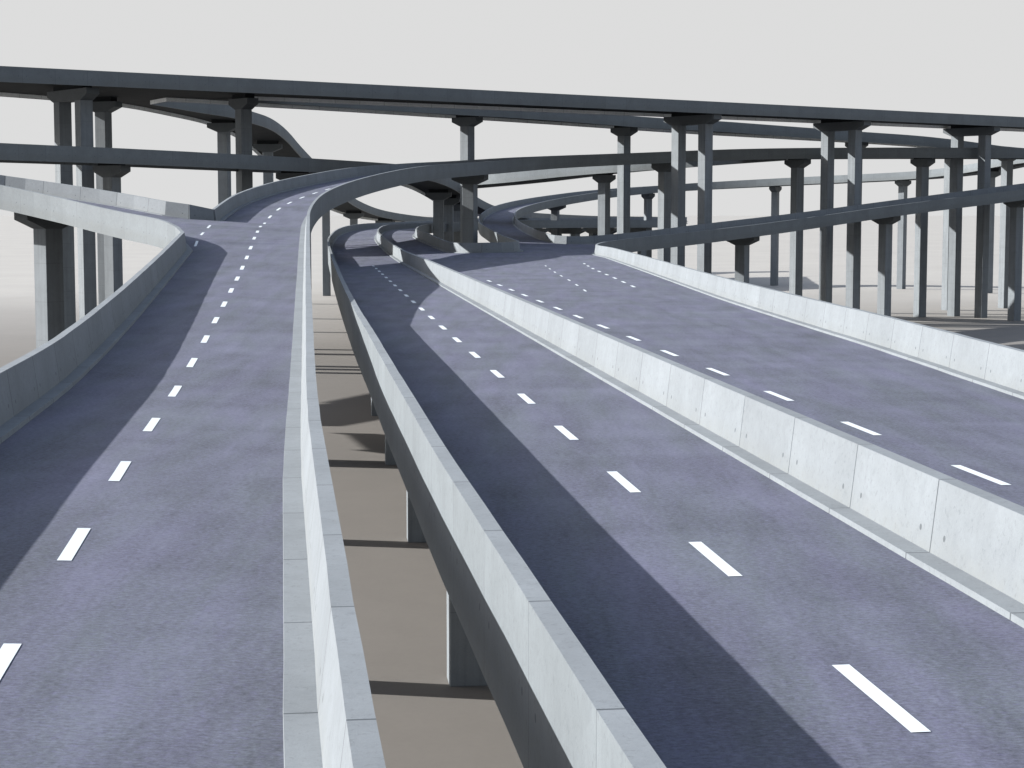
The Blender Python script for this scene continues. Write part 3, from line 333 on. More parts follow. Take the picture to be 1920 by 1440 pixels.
DECKS['H1'].append(('H1n', [
  (135.00, 371.31, 35.90), (133.38, 370.05, 35.90), (131.77, 368.80, 35.90), (130.16, 367.54, 35.90), (128.54, 366.28, 35.90), (126.92, 365.02, 35.90),
  (125.31, 363.76, 35.90), (123.70, 362.50, 35.90), (122.08, 361.24, 35.90), (120.47, 359.99, 35.90), (118.85, 358.73, 35.90), (117.24, 357.47, 35.90),
  (115.62, 356.21, 35.90), (114.01, 354.95, 35.90), (112.39, 353.69, 35.90), (110.78, 352.43, 35.90), (109.16, 351.18, 35.90), (107.55, 349.92, 35.90),
  (105.93, 348.66, 35.90), (104.32, 347.40, 35.90), (102.70, 346.14, 35.90), (101.09, 344.88, 35.90), (99.47, 343.62, 35.90), (97.86, 342.37, 35.90),
  (96.24, 341.11, 35.90), (94.63, 339.85, 35.90), (93.01, 338.59, 35.90), (91.40, 337.33, 35.90), (89.78, 336.07, 35.90), (88.17, 334.81, 35.90),
  (86.55, 333.56, 35.90), (84.94, 332.30, 35.90), (83.32, 331.04, 35.90), (81.71, 329.78, 35.90), (80.09, 328.52, 35.90), (78.48, 327.26, 35.90),
  (76.86, 326.00, 35.90), (75.25, 324.75, 35.90), (73.63, 323.49, 35.90), (72.02, 322.23, 35.90), (70.40, 320.97, 35.90), (68.79, 319.71, 35.90),
  (67.17, 318.45, 35.90), (65.56, 317.19, 35.90), (63.94, 315.93, 35.90), (62.33, 314.68, 35.90), (60.71, 313.42, 35.90), (59.10, 312.16, 35.90),
  (57.48, 310.90, 35.90), (55.87, 309.64, 35.90), (54.26, 308.38, 35.90), (52.64, 307.12, 35.90), (51.02, 305.87, 35.90), (49.41, 304.61, 35.90),
  (47.80, 303.35, 35.90), (46.18, 302.09, 35.90), (44.56, 300.83, 35.90), (42.95, 299.57, 35.90), (41.34, 298.31, 35.90), (39.72, 297.06, 35.90),
  (38.11, 295.80, 35.90), (36.49, 294.54, 35.90), (34.88, 293.28, 35.90), (33.26, 292.02, 35.90), (31.65, 290.76, 35.90), (30.03, 289.50, 35.90),
  (28.42, 288.25, 35.90), (26.80, 286.99, 35.90), (25.19, 285.73, 35.90), (23.57, 284.47, 35.90), (21.96, 283.21, 35.90), (20.34, 281.95, 35.90),
  (18.73, 280.69, 35.90), (17.11, 279.44, 35.90), (15.50, 278.18, 35.90), (13.88, 276.92, 35.90), (12.27, 275.66, 35.90), (10.65, 274.40, 35.90),
  (9.04, 273.14, 35.90), (7.42, 271.88, 35.90), (5.81, 270.63, 35.90), (4.19, 269.37, 35.90), (2.58, 268.11, 35.90), (0.96, 266.85, 35.90),
  (-0.65, 265.59, 35.90), (-2.27, 264.33, 35.90), (-3.88, 263.07, 35.90), (-5.50, 261.82, 35.90), (-7.11, 260.56, 35.90), (-8.73, 259.30, 35.90),
  (-10.34, 258.04, 35.90), (-11.96, 256.78, 35.90), (-13.57, 255.52, 35.90), (-15.19, 254.26, 35.90), (-16.80, 253.01, 35.90), (-18.42, 251.75, 35.90),
  (-20.03, 250.49, 35.90), (-21.65, 249.23, 35.90), (-23.26, 247.97, 35.90), (-24.88, 246.71, 35.90), (-26.49, 245.45, 35.90), (-28.11, 244.19, 35.90),
  (-29.72, 242.94, 35.90), (-31.34, 241.68, 35.90), (-32.95, 240.42, 35.90), (-34.56, 239.16, 35.90), (-36.18, 237.90, 35.90), (-37.80, 236.64, 35.90),
  (-39.41, 235.38, 35.90), (-41.02, 234.13, 35.90), (-42.64, 232.87, 35.90), (-44.26, 231.61, 35.90), (-45.87, 230.35, 35.90), (-47.48, 229.09, 35.90),
  (-49.10, 227.83, 35.90), (-50.71, 226.57, 35.90), (-52.33, 225.32, 35.90), (-53.94, 224.06, 35.90), (-55.56, 222.80, 35.90), (-57.17, 221.54, 35.90),
  (-58.79, 220.28, 35.90), (-60.40, 219.02, 35.90), (-62.02, 217.76, 35.90), (-63.63, 216.51, 35.90), (-65.25, 215.25, 35.90), (-66.86, 213.99, 35.90),
  (-68.48, 212.73, 35.90), (-70.09, 211.47, 35.90), (-71.71, 210.21, 35.90), (-73.32, 208.96, 35.90), (-74.94, 207.70, 35.90), (-76.55, 206.44, 35.90),
  (-78.17, 205.18, 35.90), (-79.78, 203.92, 35.90), (-81.40, 202.66, 35.90), (-83.01, 201.40, 35.90), (-84.63, 200.15, 35.90), (-86.24, 198.89, 35.90),
  (-87.86, 197.63, 35.90), (-89.47, 196.37, 35.90), (-91.09, 195.11, 35.90), (-92.70, 193.85, 35.90), (-94.32, 192.59, 35.90), (-95.93, 191.34, 35.90),
  (-97.55, 190.08, 35.90), (-99.16, 188.82, 35.90), (-100.78, 187.56, 35.90), (-102.39, 186.30, 35.90), (-104.01, 185.04, 35.90), (-105.62, 183.78, 35.90),
  (-107.24, 182.53, 35.90), (-108.85, 181.27, 35.90), (-110.47, 180.01, 35.90), (-112.08, 178.75, 35.90), (-113.70, 177.49, 35.90), (-115.31, 176.23, 35.90),
  (-116.92, 174.97, 35.90), (-118.54, 173.72, 35.90), (-120.16, 172.46, 35.90), (-121.77, 171.20, 35.90), (-123.39, 169.94, 35.90), (-125.00, 168.68, 35.90),
], 1, 0))
DECKS['H1'].append(('H3la', [
  (-93.78, 200.00, 36.48), (-92.87, 201.84, 36.44), (-91.97, 203.69, 36.39), (-91.08, 205.53, 36.34), (-90.19, 207.38, 36.30), (-89.30, 209.23, 36.25),
  (-88.42, 211.08, 36.20), (-87.52, 212.93, 36.15), (-86.62, 214.77, 36.11), (-85.69, 216.60, 36.06), (-84.75, 218.43, 36.02), (-83.78, 220.23, 35.98),
  (-82.78, 222.02, 35.94), (-81.74, 223.79, 35.90), (-80.65, 225.53, 35.87), (-79.51, 227.24, 35.84), (-78.34, 228.92, 35.81), (-77.11, 230.57, 35.79),
  (-75.85, 232.19, 35.77), (-74.57, 233.79, 35.75), (-73.26, 235.37, 35.74), (-71.95, 236.95, 35.73), (-70.65, 238.53, 35.71), (-69.36, 240.13, 35.70),
  (-68.10, 241.76, 35.69), (-66.89, 243.41, 35.69), (-65.73, 245.10, 35.68), (-64.63, 246.84, 35.67), (-63.60, 248.61, 35.67), (-62.63, 250.42, 35.67),
  (-61.72, 252.26, 35.67), (-60.87, 254.13, 35.68), (-60.07, 256.02, 35.68), (-59.32, 257.93, 35.69), (-58.61, 259.85, 35.69), (-57.94, 261.79, 35.70),
  (-57.32, 263.75, 35.70), (-56.74, 265.72, 35.70), (-56.23, 267.70, 35.70), (-55.77, 269.70, 35.70), (-55.37, 271.72, 35.69), (-55.02, 273.74, 35.68),
  (-54.71, 275.77, 35.67), (-54.40, 277.80, 35.65), (-54.09, 279.82, 35.62), (-53.74, 281.85, 35.58),
], 1, 1))
DECKS['H1'].append(('open', [
  (-53.74, 281.85, 35.58), (-41.89, 280.73, 34.82),
], 0, 0))
DECKS['H1'].append(('H3ra', [
  (-41.89, 280.73, 34.82), (-42.57, 278.80, 34.88), (-43.41, 276.93, 34.96), (-44.38, 275.12, 35.05), (-45.39, 273.33, 35.17), (-46.39, 271.55, 35.29),
  (-47.31, 269.71, 35.41), (-48.11, 267.83, 35.50), (-48.81, 265.90, 35.57), (-49.46, 263.95, 35.62), (-50.09, 262.00, 35.68),
], 1, 0))
DECKS['H1'].append(('H2fa', [
  (-50.09, 262.00, 35.68), (-46.70, 255.45, 35.70), (-45.26, 256.90, 35.68), (-43.81, 258.36, 35.68), (-42.39, 259.84, 35.68), (-41.02, 261.38, 35.68),
  (-39.77, 263.00, 35.69), (-38.65, 264.72, 35.69), (-37.60, 266.48, 35.69), (-36.50, 268.21, 35.70), (-35.28, 269.86, 35.70), (-33.95, 271.42, 35.70),
  (-32.56, 272.94, 35.70), (-31.19, 274.46, 35.70), (-29.85, 276.02, 35.70),
], 1, 1))
DECKS['H1'].append(('open', [
  (-29.85, 276.02, 35.70), (-24.26, 269.79, 35.65),
], 0, 0))
DECKS['H1'].append(('H2na', [
  (-24.26, 269.79, 35.65), (-25.55, 268.20, 35.66), (-26.83, 266.61, 35.66), (-28.12, 265.03, 35.67), (-29.42, 263.45, 35.67), (-30.71, 261.87, 35.67),
  (-32.02, 260.29, 35.67), (-33.32, 258.72, 35.67), (-34.62, 257.15, 35.67), (-35.93, 255.57, 35.67), (-36.30, 255.18, 35.90),
], 1, 0))
DECKS['H1'].append(('H1f', [
  (-36.30, 255.18, 35.90), (-34.67, 256.42, 35.90), (-33.04, 257.66, 35.90), (-31.41, 258.90, 35.90), (-29.77, 260.14, 35.90), (-28.14, 261.39, 35.90),
  (-26.51, 262.63, 35.90), (-24.88, 263.87, 35.90), (-23.25, 265.12, 35.90), (-21.62, 266.36, 35.90), (-19.99, 267.60, 35.90), (-18.35, 268.84, 35.90),
  (-16.72, 270.08, 35.90), (-15.09, 271.33, 35.90), (-13.46, 272.57, 35.90), (-11.83, 273.81, 35.90), (-10.20, 275.06, 35.90), (-8.57, 276.30, 35.90),
  (-6.93, 277.54, 35.90), (-5.30, 278.78, 35.90), (-3.67, 280.02, 35.90), (-2.04, 281.27, 35.90), (-0.41, 282.51, 35.90), (1.22, 283.75, 35.90),
  (2.85, 284.99, 35.90), (4.49, 286.24, 35.90), (6.12, 287.48, 35.90), (7.75, 288.72, 35.90), (9.38, 289.96, 35.90), (11.01, 291.21, 35.90),
  (12.64, 292.45, 35.90), (14.27, 293.69, 35.90), (15.91, 294.93, 35.90), (17.54, 296.18, 35.90), (19.17, 297.42, 35.90), (20.80, 298.66, 35.90),
  (22.43, 299.90, 35.90), (24.06, 301.15, 35.90), (25.69, 302.39, 35.90), (27.33, 303.63, 35.90), (28.96, 304.87, 35.90), (30.59, 306.12, 35.90),
  (32.22, 307.36, 35.90), (33.85, 308.60, 35.90), (35.48, 309.84, 35.90), (37.11, 311.08, 35.90), (38.75, 312.33, 35.90), (40.38, 313.57, 35.90),
  (42.01, 314.81, 35.90), (43.64, 316.06, 35.90), (45.27, 317.30, 35.90), (46.90, 318.54, 35.90), (48.53, 319.78, 35.90), (50.17, 321.02, 35.90),
  (51.80, 322.27, 35.90), (53.43, 323.51, 35.90), (55.06, 324.75, 35.90), (56.69, 326.00, 35.90), (58.32, 327.24, 35.90), (59.95, 328.48, 35.90),
  (61.59, 329.72, 35.90), (63.22, 330.96, 35.90), (64.85, 332.21, 35.90), (66.48, 333.45, 35.90), (68.11, 334.69, 35.90), (69.74, 335.93, 35.90),
  (71.37, 337.18, 35.90), (73.01, 338.42, 35.90), (74.64, 339.66, 35.90), (76.27, 340.90, 35.90), (77.90, 342.15, 35.90), (79.53, 343.39, 35.90),
  (81.16, 344.63, 35.90), (82.79, 345.87, 35.90), (84.43, 347.12, 35.90), (86.06, 348.36, 35.90), (87.69, 349.60, 35.90), (89.32, 350.84, 35.90),
  (90.95, 352.09, 35.90), (92.58, 353.33, 35.90), (94.21, 354.57, 35.90), (95.85, 355.81, 35.90), (97.48, 357.06, 35.90), (99.11, 358.30, 35.90),
  (100.74, 359.54, 35.90), (102.37, 360.78, 35.90), (104.00, 362.02, 35.90), (105.63, 363.27, 35.90), (107.27, 364.51, 35.90), (108.90, 365.75, 35.90),
  (110.53, 367.00, 35.90), (112.16, 368.24, 35.90), (113.79, 369.48, 35.90), (115.42, 370.72, 35.90), (117.05, 371.96, 35.90), (118.69, 373.21, 35.90),
  (120.32, 374.45, 35.90), (121.95, 375.69, 35.90), (123.58, 376.94, 35.90), (125.21, 378.18, 35.90), (126.84, 379.42, 35.90), (128.47, 380.66, 35.90),
  (130.11, 381.90, 35.90), (131.74, 383.15, 35.90), (133.37, 384.39, 35.90), (135.00, 385.63, 35.90),
], 1, 1))
DECKS['H2'] = []
DECKS['H2'].append(('H2f', [
  (-29.85, 276.02, 35.70), (-28.55, 277.60, 35.70), (-27.26, 279.20, 35.70), (-25.98, 280.81, 35.70), (-24.72, 282.43, 35.71), (-23.45, 284.04, 35.71),
  (-22.19, 285.66, 35.71), (-20.93, 287.28, 35.71), (-19.67, 288.90, 35.71), (-18.41, 290.52, 35.71), (-17.15, 292.14, 35.71), (-15.89, 293.76, 35.71),
  (-14.62, 295.37, 35.70), (-13.35, 296.99, 35.70), (-12.07, 298.59, 35.70), (-10.79, 300.19, 35.70), (-9.49, 301.79, 35.70), (-8.20, 303.38, 35.69),
  (-6.91, 304.97, 35.69), (-5.61, 306.57, 35.69), (-4.32, 308.16, 35.68), (-3.00, 309.74, 35.68), (-1.67, 311.30, 35.67), (-0.32, 312.84, 35.66),
  (1.07, 314.35, 35.64), (2.49, 315.84, 35.62), (3.93, 317.30, 35.60), (5.39, 318.74, 35.58), (6.87, 320.16, 35.55), (8.36, 321.57, 35.51),
  (9.86, 322.98, 35.48), (11.37, 324.36, 35.44), (12.89, 325.74, 35.40), (14.42, 327.11, 35.37), (15.96, 328.46, 35.33), (17.51, 329.81, 35.28),
  (19.07, 331.14, 35.24), (20.64, 332.46, 35.20), (22.23, 333.76, 35.15), (23.83, 335.04, 35.11), (25.45, 336.31, 35.06), (27.08, 337.55, 35.02),
  (28.74, 338.76, 34.97), (30.41, 339.94, 34.92), (32.12, 341.08, 34.87), (33.85, 342.18, 34.81), (35.62, 343.22, 34.76), (37.42, 344.21, 34.70),
  (39.24, 345.15, 34.65), (41.09, 346.05, 34.59), (42.94, 346.92, 34.52), (44.81, 347.78, 34.46), (46.67, 348.63, 34.40), (48.54, 349.49, 34.34),
  (50.39, 350.36, 34.27), (52.24, 351.25, 34.21), (54.09, 352.15, 34.15), (55.93, 353.04, 34.09), (57.78, 353.93, 34.03), (59.63, 354.82, 33.97),
  (61.48, 355.71, 33.91), (63.33, 356.59, 33.85), (65.18, 357.48, 33.79), (67.03, 358.38, 33.73), (68.87, 359.28, 33.66), (70.70, 360.19, 33.59),
  (72.53, 361.12, 33.51), (74.36, 362.06, 33.44), (76.17, 363.01, 33.35), (77.98, 363.99, 33.26), (79.77, 364.98, 33.16), (81.56, 365.98, 33.06),
  (83.34, 366.99, 32.95), (85.12, 368.02, 32.84), (86.89, 369.05, 32.73), (88.65, 370.09, 32.62), (90.42, 371.13, 32.50), (92.19, 372.17, 32.39),
  (93.95, 373.20, 32.27), (95.73, 374.23, 32.16), (97.50, 375.26, 32.05), (99.28, 376.27, 31.95), (101.07, 377.28, 31.84), (102.86, 378.28, 31.75),
  (104.65, 379.28, 31.65), (106.44, 380.27, 31.55), (108.24, 381.26, 31.45), (110.03, 382.25, 31.36), (111.83, 383.23, 31.27), (113.63, 384.22, 31.18),
  (115.43, 385.20, 31.08), (117.23, 386.18, 30.99), (119.03, 387.16, 30.90), (120.84, 388.14, 30.81), (122.64, 389.12, 30.72), (124.44, 390.10, 30.63),
  (126.24, 391.07, 30.54), (128.04, 392.06, 30.44), (129.84, 393.04, 30.35), (131.64, 394.02, 30.26), (133.44, 395.00, 30.17),
], 1, 1))
DECKS['H2'].append(('open', [
  (133.44, 395.00, 30.17), (129.05, 382.00, 29.75),
], 0, 0))
DECKS['H2'].append(('H2n', [
  (129.05, 382.00, 29.75), (127.25, 381.04, 29.84), (125.45, 380.09, 29.93), (123.64, 379.14, 30.02), (121.83, 378.19, 30.11), (120.02, 377.25, 30.19),
  (118.21, 376.31, 30.28), (116.40, 375.36, 30.36), (114.59, 374.42, 30.45), (112.78, 373.48, 30.54), (110.97, 372.53, 30.62), (109.16, 371.58, 30.71),
  (107.36, 370.62, 30.80), (105.56, 369.65, 30.89), (103.77, 368.68, 30.98), (101.98, 367.69, 31.08), (100.21, 366.67, 31.18), (98.47, 365.61, 31.30),
  (96.77, 364.49, 31.42), (95.10, 363.32, 31.56), (93.43, 362.15, 31.71), (91.72, 361.04, 31.88), (89.96, 360.03, 32.05), (88.14, 359.12, 32.23),
  (86.31, 358.23, 32.41), (84.49, 357.30, 32.57), (82.71, 356.31, 32.72), (80.96, 355.26, 32.85), (79.24, 354.17, 32.97), (77.52, 353.07, 33.07),
  (75.80, 351.98, 33.16), (74.06, 350.90, 33.24), (72.32, 349.84, 33.31), (70.57, 348.78, 33.37), (68.82, 347.73, 33.43), (67.06, 346.69, 33.49),
  (65.30, 345.66, 33.55), (63.52, 344.65, 33.62), (61.74, 343.65, 33.70), (59.95, 342.66, 33.77), (58.16, 341.69, 33.85), (56.37, 340.71, 33.93),
  (54.58, 339.73, 34.01), (52.79, 338.75, 34.08), (51.01, 337.74, 34.16), (49.24, 336.73, 34.23), (47.48, 335.69, 34.31), (45.72, 334.64, 34.38),
  (43.98, 333.59, 34.45), (42.23, 332.52, 34.52), (40.50, 331.45, 34.59), (38.76, 330.38, 34.66), (37.02, 329.30, 34.72), (35.28, 328.23, 34.77),
  (33.54, 327.17, 34.81), (31.78, 326.12, 34.85), (30.04, 325.05, 34.88), (28.33, 323.94, 34.90), (26.66, 322.76, 34.93), (25.05, 321.50, 34.96),
  (23.48, 320.19, 35.00), (21.96, 318.83, 35.03), (20.47, 317.44, 35.07), (18.99, 316.02, 35.11), (17.54, 314.58, 35.15), (16.10, 313.14, 35.19),
  (14.67, 311.68, 35.23), (13.24, 310.22, 35.27), (11.82, 308.75, 35.31), (10.41, 307.27, 35.34), (8.99, 305.80, 35.38), (7.58, 304.33, 35.41),
  (6.16, 302.85, 35.44), (4.74, 301.38, 35.47), (3.31, 299.92, 35.49), (1.89, 298.46, 35.51), (0.46, 297.00, 35.53), (-0.97, 295.54, 35.54),
  (-2.40, 294.08, 35.55), (-3.83, 292.62, 35.56), (-5.25, 291.15, 35.57), (-6.67, 289.68, 35.58), (-8.09, 288.21, 35.58), (-9.49, 286.72, 35.59),
  (-10.89, 285.24, 35.59), (-12.29, 283.74, 35.59), (-13.66, 282.23, 35.60), (-15.04, 280.72, 35.60), (-16.39, 279.19, 35.61), (-17.73, 277.64, 35.62),
  (-19.06, 276.09, 35.62), (-20.37, 274.53, 35.63), (-21.67, 272.95, 35.64), (-22.97, 271.37, 35.65), (-24.26, 269.79, 35.65),
], 1, 0))
DECKS['H3'] = []
DECKS['H3'].append(('H3l', [
  (-53.74, 281.85, 35.58), (-53.35, 283.86, 35.53), (-52.90, 285.86, 35.47), (-52.41, 287.85, 35.39), (-51.88, 289.84, 35.31), (-51.33, 291.81, 35.22),
  (-50.78, 293.79, 35.13), (-50.24, 295.76, 35.03), (-49.75, 297.75, 34.93), (-49.30, 299.75, 34.82), (-48.92, 301.77, 34.71), (-48.60, 303.79, 34.61),
  (-48.35, 305.82, 34.50), (-48.17, 307.87, 34.39), (-48.03, 309.91, 34.28), (-47.91, 311.96, 34.16), (-47.82, 314.00, 34.05), (-47.74, 316.05, 33.93),
  (-47.66, 318.10, 33.82), (-47.58, 320.15, 33.70), (-47.50, 322.19, 33.58), (-47.43, 324.24, 33.46), (-47.37, 326.29, 33.33), (-47.33, 328.34, 33.20),
  (-47.30, 330.38, 33.07), (-47.30, 332.43, 32.92), (-47.31, 334.48, 32.78), (-47.34, 336.52, 32.62), (-47.37, 338.57, 32.47), (-47.40, 340.62, 32.30),
  (-47.43, 342.66, 32.13), (-47.45, 344.70, 31.95), (-47.47, 346.75, 31.77), (-47.47, 348.79, 31.57), (-47.46, 350.83, 31.36), (-47.42, 352.87, 31.13),
  (-47.36, 354.91, 30.89), (-47.29, 356.94, 30.63), (-47.21, 358.98, 30.37), (-47.13, 361.01, 30.11), (-47.05, 363.05, 29.85), (-46.97, 365.08, 29.59),
  (-46.89, 367.11, 29.32), (-46.81, 369.15, 29.06), (-46.73, 371.18, 28.80), (-46.65, 373.22, 28.54), (-46.57, 375.25, 28.29), (-46.51, 377.29, 28.04),
  (-46.45, 379.33, 27.82), (-46.41, 381.37, 27.61), (-46.39, 383.41, 27.42), (-46.37, 385.45, 27.23), (-46.35, 387.50, 27.05), (-46.33, 389.54, 26.86),
  (-46.31, 391.59, 26.67), (-46.30, 393.63, 26.48), (-46.28, 395.67, 26.29), (-46.27, 397.72, 26.09), (-46.25, 399.76, 25.90), (-46.24, 401.80, 25.72),
  (-46.22, 403.85, 25.53), (-46.20, 405.89, 25.35), (-46.19, 407.94, 25.17), (-46.17, 409.98, 24.99), (-46.15, 412.02, 24.82), (-46.13, 414.07, 24.66),
  (-46.12, 416.12, 24.50), (-46.10, 418.16, 24.34), (-46.09, 420.21, 24.19), (-46.08, 422.26, 24.05), (-46.07, 424.30, 23.90), (-46.05, 426.35, 23.76),
  (-46.04, 428.40, 23.62), (-46.03, 430.45, 23.48), (-46.01, 432.49, 23.34), (-45.99, 434.54, 23.21), (-45.97, 436.59, 23.07), (-45.94, 438.64, 22.93),
  (-45.90, 440.68, 22.80), (-45.85, 442.73, 22.66), (-45.80, 444.78, 22.52), (-45.72, 446.82, 22.37), (-45.63, 448.87, 22.22), (-45.53, 450.91, 22.07),
  (-45.40, 452.95, 21.91), (-45.25, 454.99, 21.75), (-45.08, 457.03, 21.59), (-44.88, 459.07, 21.41), (-44.66, 461.10, 21.24), (-44.42, 463.13, 21.07),
  (-44.17, 465.16, 20.89), (-43.90, 467.19, 20.72), (-43.60, 469.21, 20.54), (-43.30, 471.23, 20.37), (-42.97, 473.25, 20.20), (-42.62, 475.27, 20.03),
  (-42.24, 477.28, 19.87), (-41.85, 479.29, 19.72), (-41.44, 481.29, 19.57), (-41.01, 483.30, 19.43), (-40.56, 485.29, 19.29), (-40.09, 487.29, 19.16),
  (-39.59, 489.27, 19.03), (-39.05, 491.25, 18.91), (-38.47, 493.21, 18.79), (-37.84, 495.16, 18.67), (-37.15, 497.09, 18.55), (-36.42, 499.01, 18.43),
  (-35.63, 500.90, 18.30), (-34.81, 502.77, 18.18), (-33.96, 504.64, 18.06), (-33.10, 506.50, 17.93), (-32.26, 508.36, 17.82), (-31.44, 510.24, 17.72),
  (-30.66, 512.14, 17.63), (-29.91, 514.05, 17.56), (-29.19, 515.97, 17.50), (-28.48, 517.90, 17.46), (-27.79, 519.83, 17.43), (-27.09, 521.76, 17.39),
  (-26.39, 523.69, 17.36), (-25.69, 525.62, 17.34), (-24.99, 527.54, 17.31), (-24.28, 529.47, 17.28), (-23.57, 531.39, 17.26), (-22.85, 533.32, 17.23),
  (-22.12, 535.24, 17.21), (-21.38, 537.15, 17.19), (-20.62, 539.05, 17.17), (-19.84, 540.95, 17.15), (-19.03, 542.84, 17.13), (-18.20, 544.71, 17.11),
  (-17.33, 546.57, 17.09), (-16.42, 548.41, 17.07), (-15.47, 550.23, 17.06), (-14.49, 552.03, 17.04), (-13.47, 553.81, 17.03), (-12.41, 555.58, 17.02),
  (-11.33, 557.32, 17.00), (-10.23, 559.05, 16.99), (-9.12, 560.77, 16.98), (-7.99, 562.49, 16.97), (-6.87, 564.21, 16.95), (-5.74, 565.92, 16.94),
  (-4.61, 567.64, 16.93), (-3.49, 569.36, 16.92),
], 1, 1))
DECKS['H3'].append(('open', [
  (-3.49, 569.36, 16.92), (3.22, 565.00, 16.92),
], 0, 0))
DECKS['H3'].append(('H3r', [
  (3.22, 565.00, 16.92), (2.10, 563.28, 16.93), (0.98, 561.56, 16.94), (-0.15, 559.84, 16.95), (-1.29, 558.13, 16.97), (-2.42, 556.42, 16.98),
  (-3.55, 554.71, 16.99), (-4.66, 552.98, 17.00), (-5.75, 551.24, 17.02), (-6.80, 549.48, 17.03), (-7.82, 547.69, 17.05), (-8.80, 545.89, 17.06),
  (-9.72, 544.06, 17.08), (-10.61, 542.21, 17.10), (-11.45, 540.33, 17.12), (-12.26, 538.45, 17.14), (-13.04, 536.55, 17.16), (-13.80, 534.64, 17.18),
  (-14.54, 532.73, 17.20), (-15.27, 530.80, 17.23), (-15.98, 528.88, 17.25), (-16.69, 526.95, 17.28), (-17.39, 525.02, 17.30), (-18.10, 523.10, 17.33),
  (-18.80, 521.17, 17.36), (-19.51, 519.24, 17.39), (-20.20, 517.31, 17.42), (-20.89, 515.38, 17.45), (-21.57, 513.44, 17.48), (-22.26, 511.51, 17.53),
  (-22.99, 509.59, 17.59), (-23.76, 507.69, 17.66), (-24.57, 505.80, 17.76), (-25.44, 503.94, 17.87), (-26.32, 502.10, 17.99), (-27.21, 500.25, 18.12),
  (-28.07, 498.39, 18.26), (-28.89, 496.51, 18.40), (-29.64, 494.61, 18.53), (-30.32, 492.68, 18.67), (-30.94, 490.72, 18.80), (-31.50, 488.75, 18.93),
  (-32.02, 486.77, 19.06), (-32.51, 484.78, 19.19), (-32.96, 482.78, 19.33), (-33.40, 480.78, 19.47), (-33.82, 478.78, 19.62), (-34.22, 476.77, 19.78),
  (-34.61, 474.76, 19.95), (-34.97, 472.75, 20.12), (-35.30, 470.73, 20.30), (-35.62, 468.71, 20.48), (-35.91, 466.69, 20.66), (-36.19, 464.66, 20.85),
  (-36.45, 462.63, 21.03), (-36.70, 460.60, 21.21), (-36.92, 458.57, 21.39), (-37.12, 456.54, 21.57), (-37.30, 454.50, 21.75), (-37.45, 452.46, 21.92),
  (-37.57, 450.41, 22.08), (-37.68, 448.37, 22.24), (-37.76, 446.32, 22.39), (-37.83, 444.28, 22.54), (-37.88, 442.23, 22.68), (-37.92, 440.18, 22.82),
  (-37.95, 438.13, 22.96), (-37.98, 436.09, 23.10), (-38.00, 434.04, 23.24), (-38.02, 431.99, 23.37), (-38.03, 429.94, 23.51), (-38.05, 427.89, 23.65),
  (-38.06, 425.84, 23.79), (-38.07, 423.80, 23.93), (-38.08, 421.75, 24.07), (-38.09, 419.70, 24.22), (-38.10, 417.65, 24.37), (-38.12, 415.61, 24.53),
  (-38.13, 413.56, 24.69), (-38.16, 411.51, 24.85), (-38.17, 409.47, 25.02), (-38.19, 407.42, 25.20), (-38.21, 405.38, 25.38), (-38.23, 403.33, 25.57),
  (-38.24, 401.29, 25.75), (-38.26, 399.24, 25.94), (-38.27, 397.20, 26.14), (-38.29, 395.16, 26.33), (-38.30, 393.11, 26.52), (-38.32, 391.07, 26.71),
  (-38.34, 389.02, 26.91), (-38.35, 386.98, 27.09), (-38.37, 384.94, 27.28), (-38.39, 382.89, 27.46), (-38.41, 380.85, 27.64), (-38.42, 378.80, 27.81),
  (-38.44, 376.75, 27.98), (-38.46, 374.71, 28.16), (-38.48, 372.66, 28.34), (-38.50, 370.62, 28.52), (-38.53, 368.57, 28.71), (-38.56, 366.53, 28.90),
  (-38.60, 364.49, 29.11), (-38.65, 362.45, 29.33), (-38.71, 360.41, 29.57), (-38.78, 358.37, 29.81), (-38.86, 356.34, 30.07), (-38.95, 354.30, 30.34),
  (-39.03, 352.27, 30.61), (-39.11, 350.24, 30.87), (-39.17, 348.20, 31.13), (-39.22, 346.16, 31.38), (-39.26, 344.12, 31.61), (-39.28, 342.08, 31.84),
  (-39.28, 340.04, 32.06), (-39.28, 338.00, 32.27), (-39.28, 335.96, 32.48), (-39.30, 333.91, 32.68), (-39.31, 331.87, 32.87), (-39.34, 329.83, 33.07),
  (-39.37, 327.78, 33.25), (-39.40, 325.74, 33.43), (-39.43, 323.69, 33.58), (-39.45, 321.64, 33.72), (-39.48, 319.59, 33.84), (-39.49, 317.54, 33.94),
  (-39.51, 315.49, 34.04), (-39.53, 313.44, 34.12), (-39.56, 311.39, 34.19), (-39.60, 309.34, 34.26), (-39.66, 307.29, 34.32), (-39.75, 305.24, 34.38),
  (-39.88, 303.19, 34.44), (-40.04, 301.14, 34.48), (-40.22, 299.10, 34.52), (-40.41, 297.05, 34.56), (-40.58, 295.01, 34.59), (-40.72, 292.96, 34.62),
  (-40.81, 290.91, 34.65), (-40.89, 288.86, 34.67), (-40.98, 286.81, 34.70), (-41.14, 284.76, 34.73), (-41.42, 282.73, 34.77), (-41.89, 280.73, 34.82),
], 1, 0))
DECKS['L1'] = []
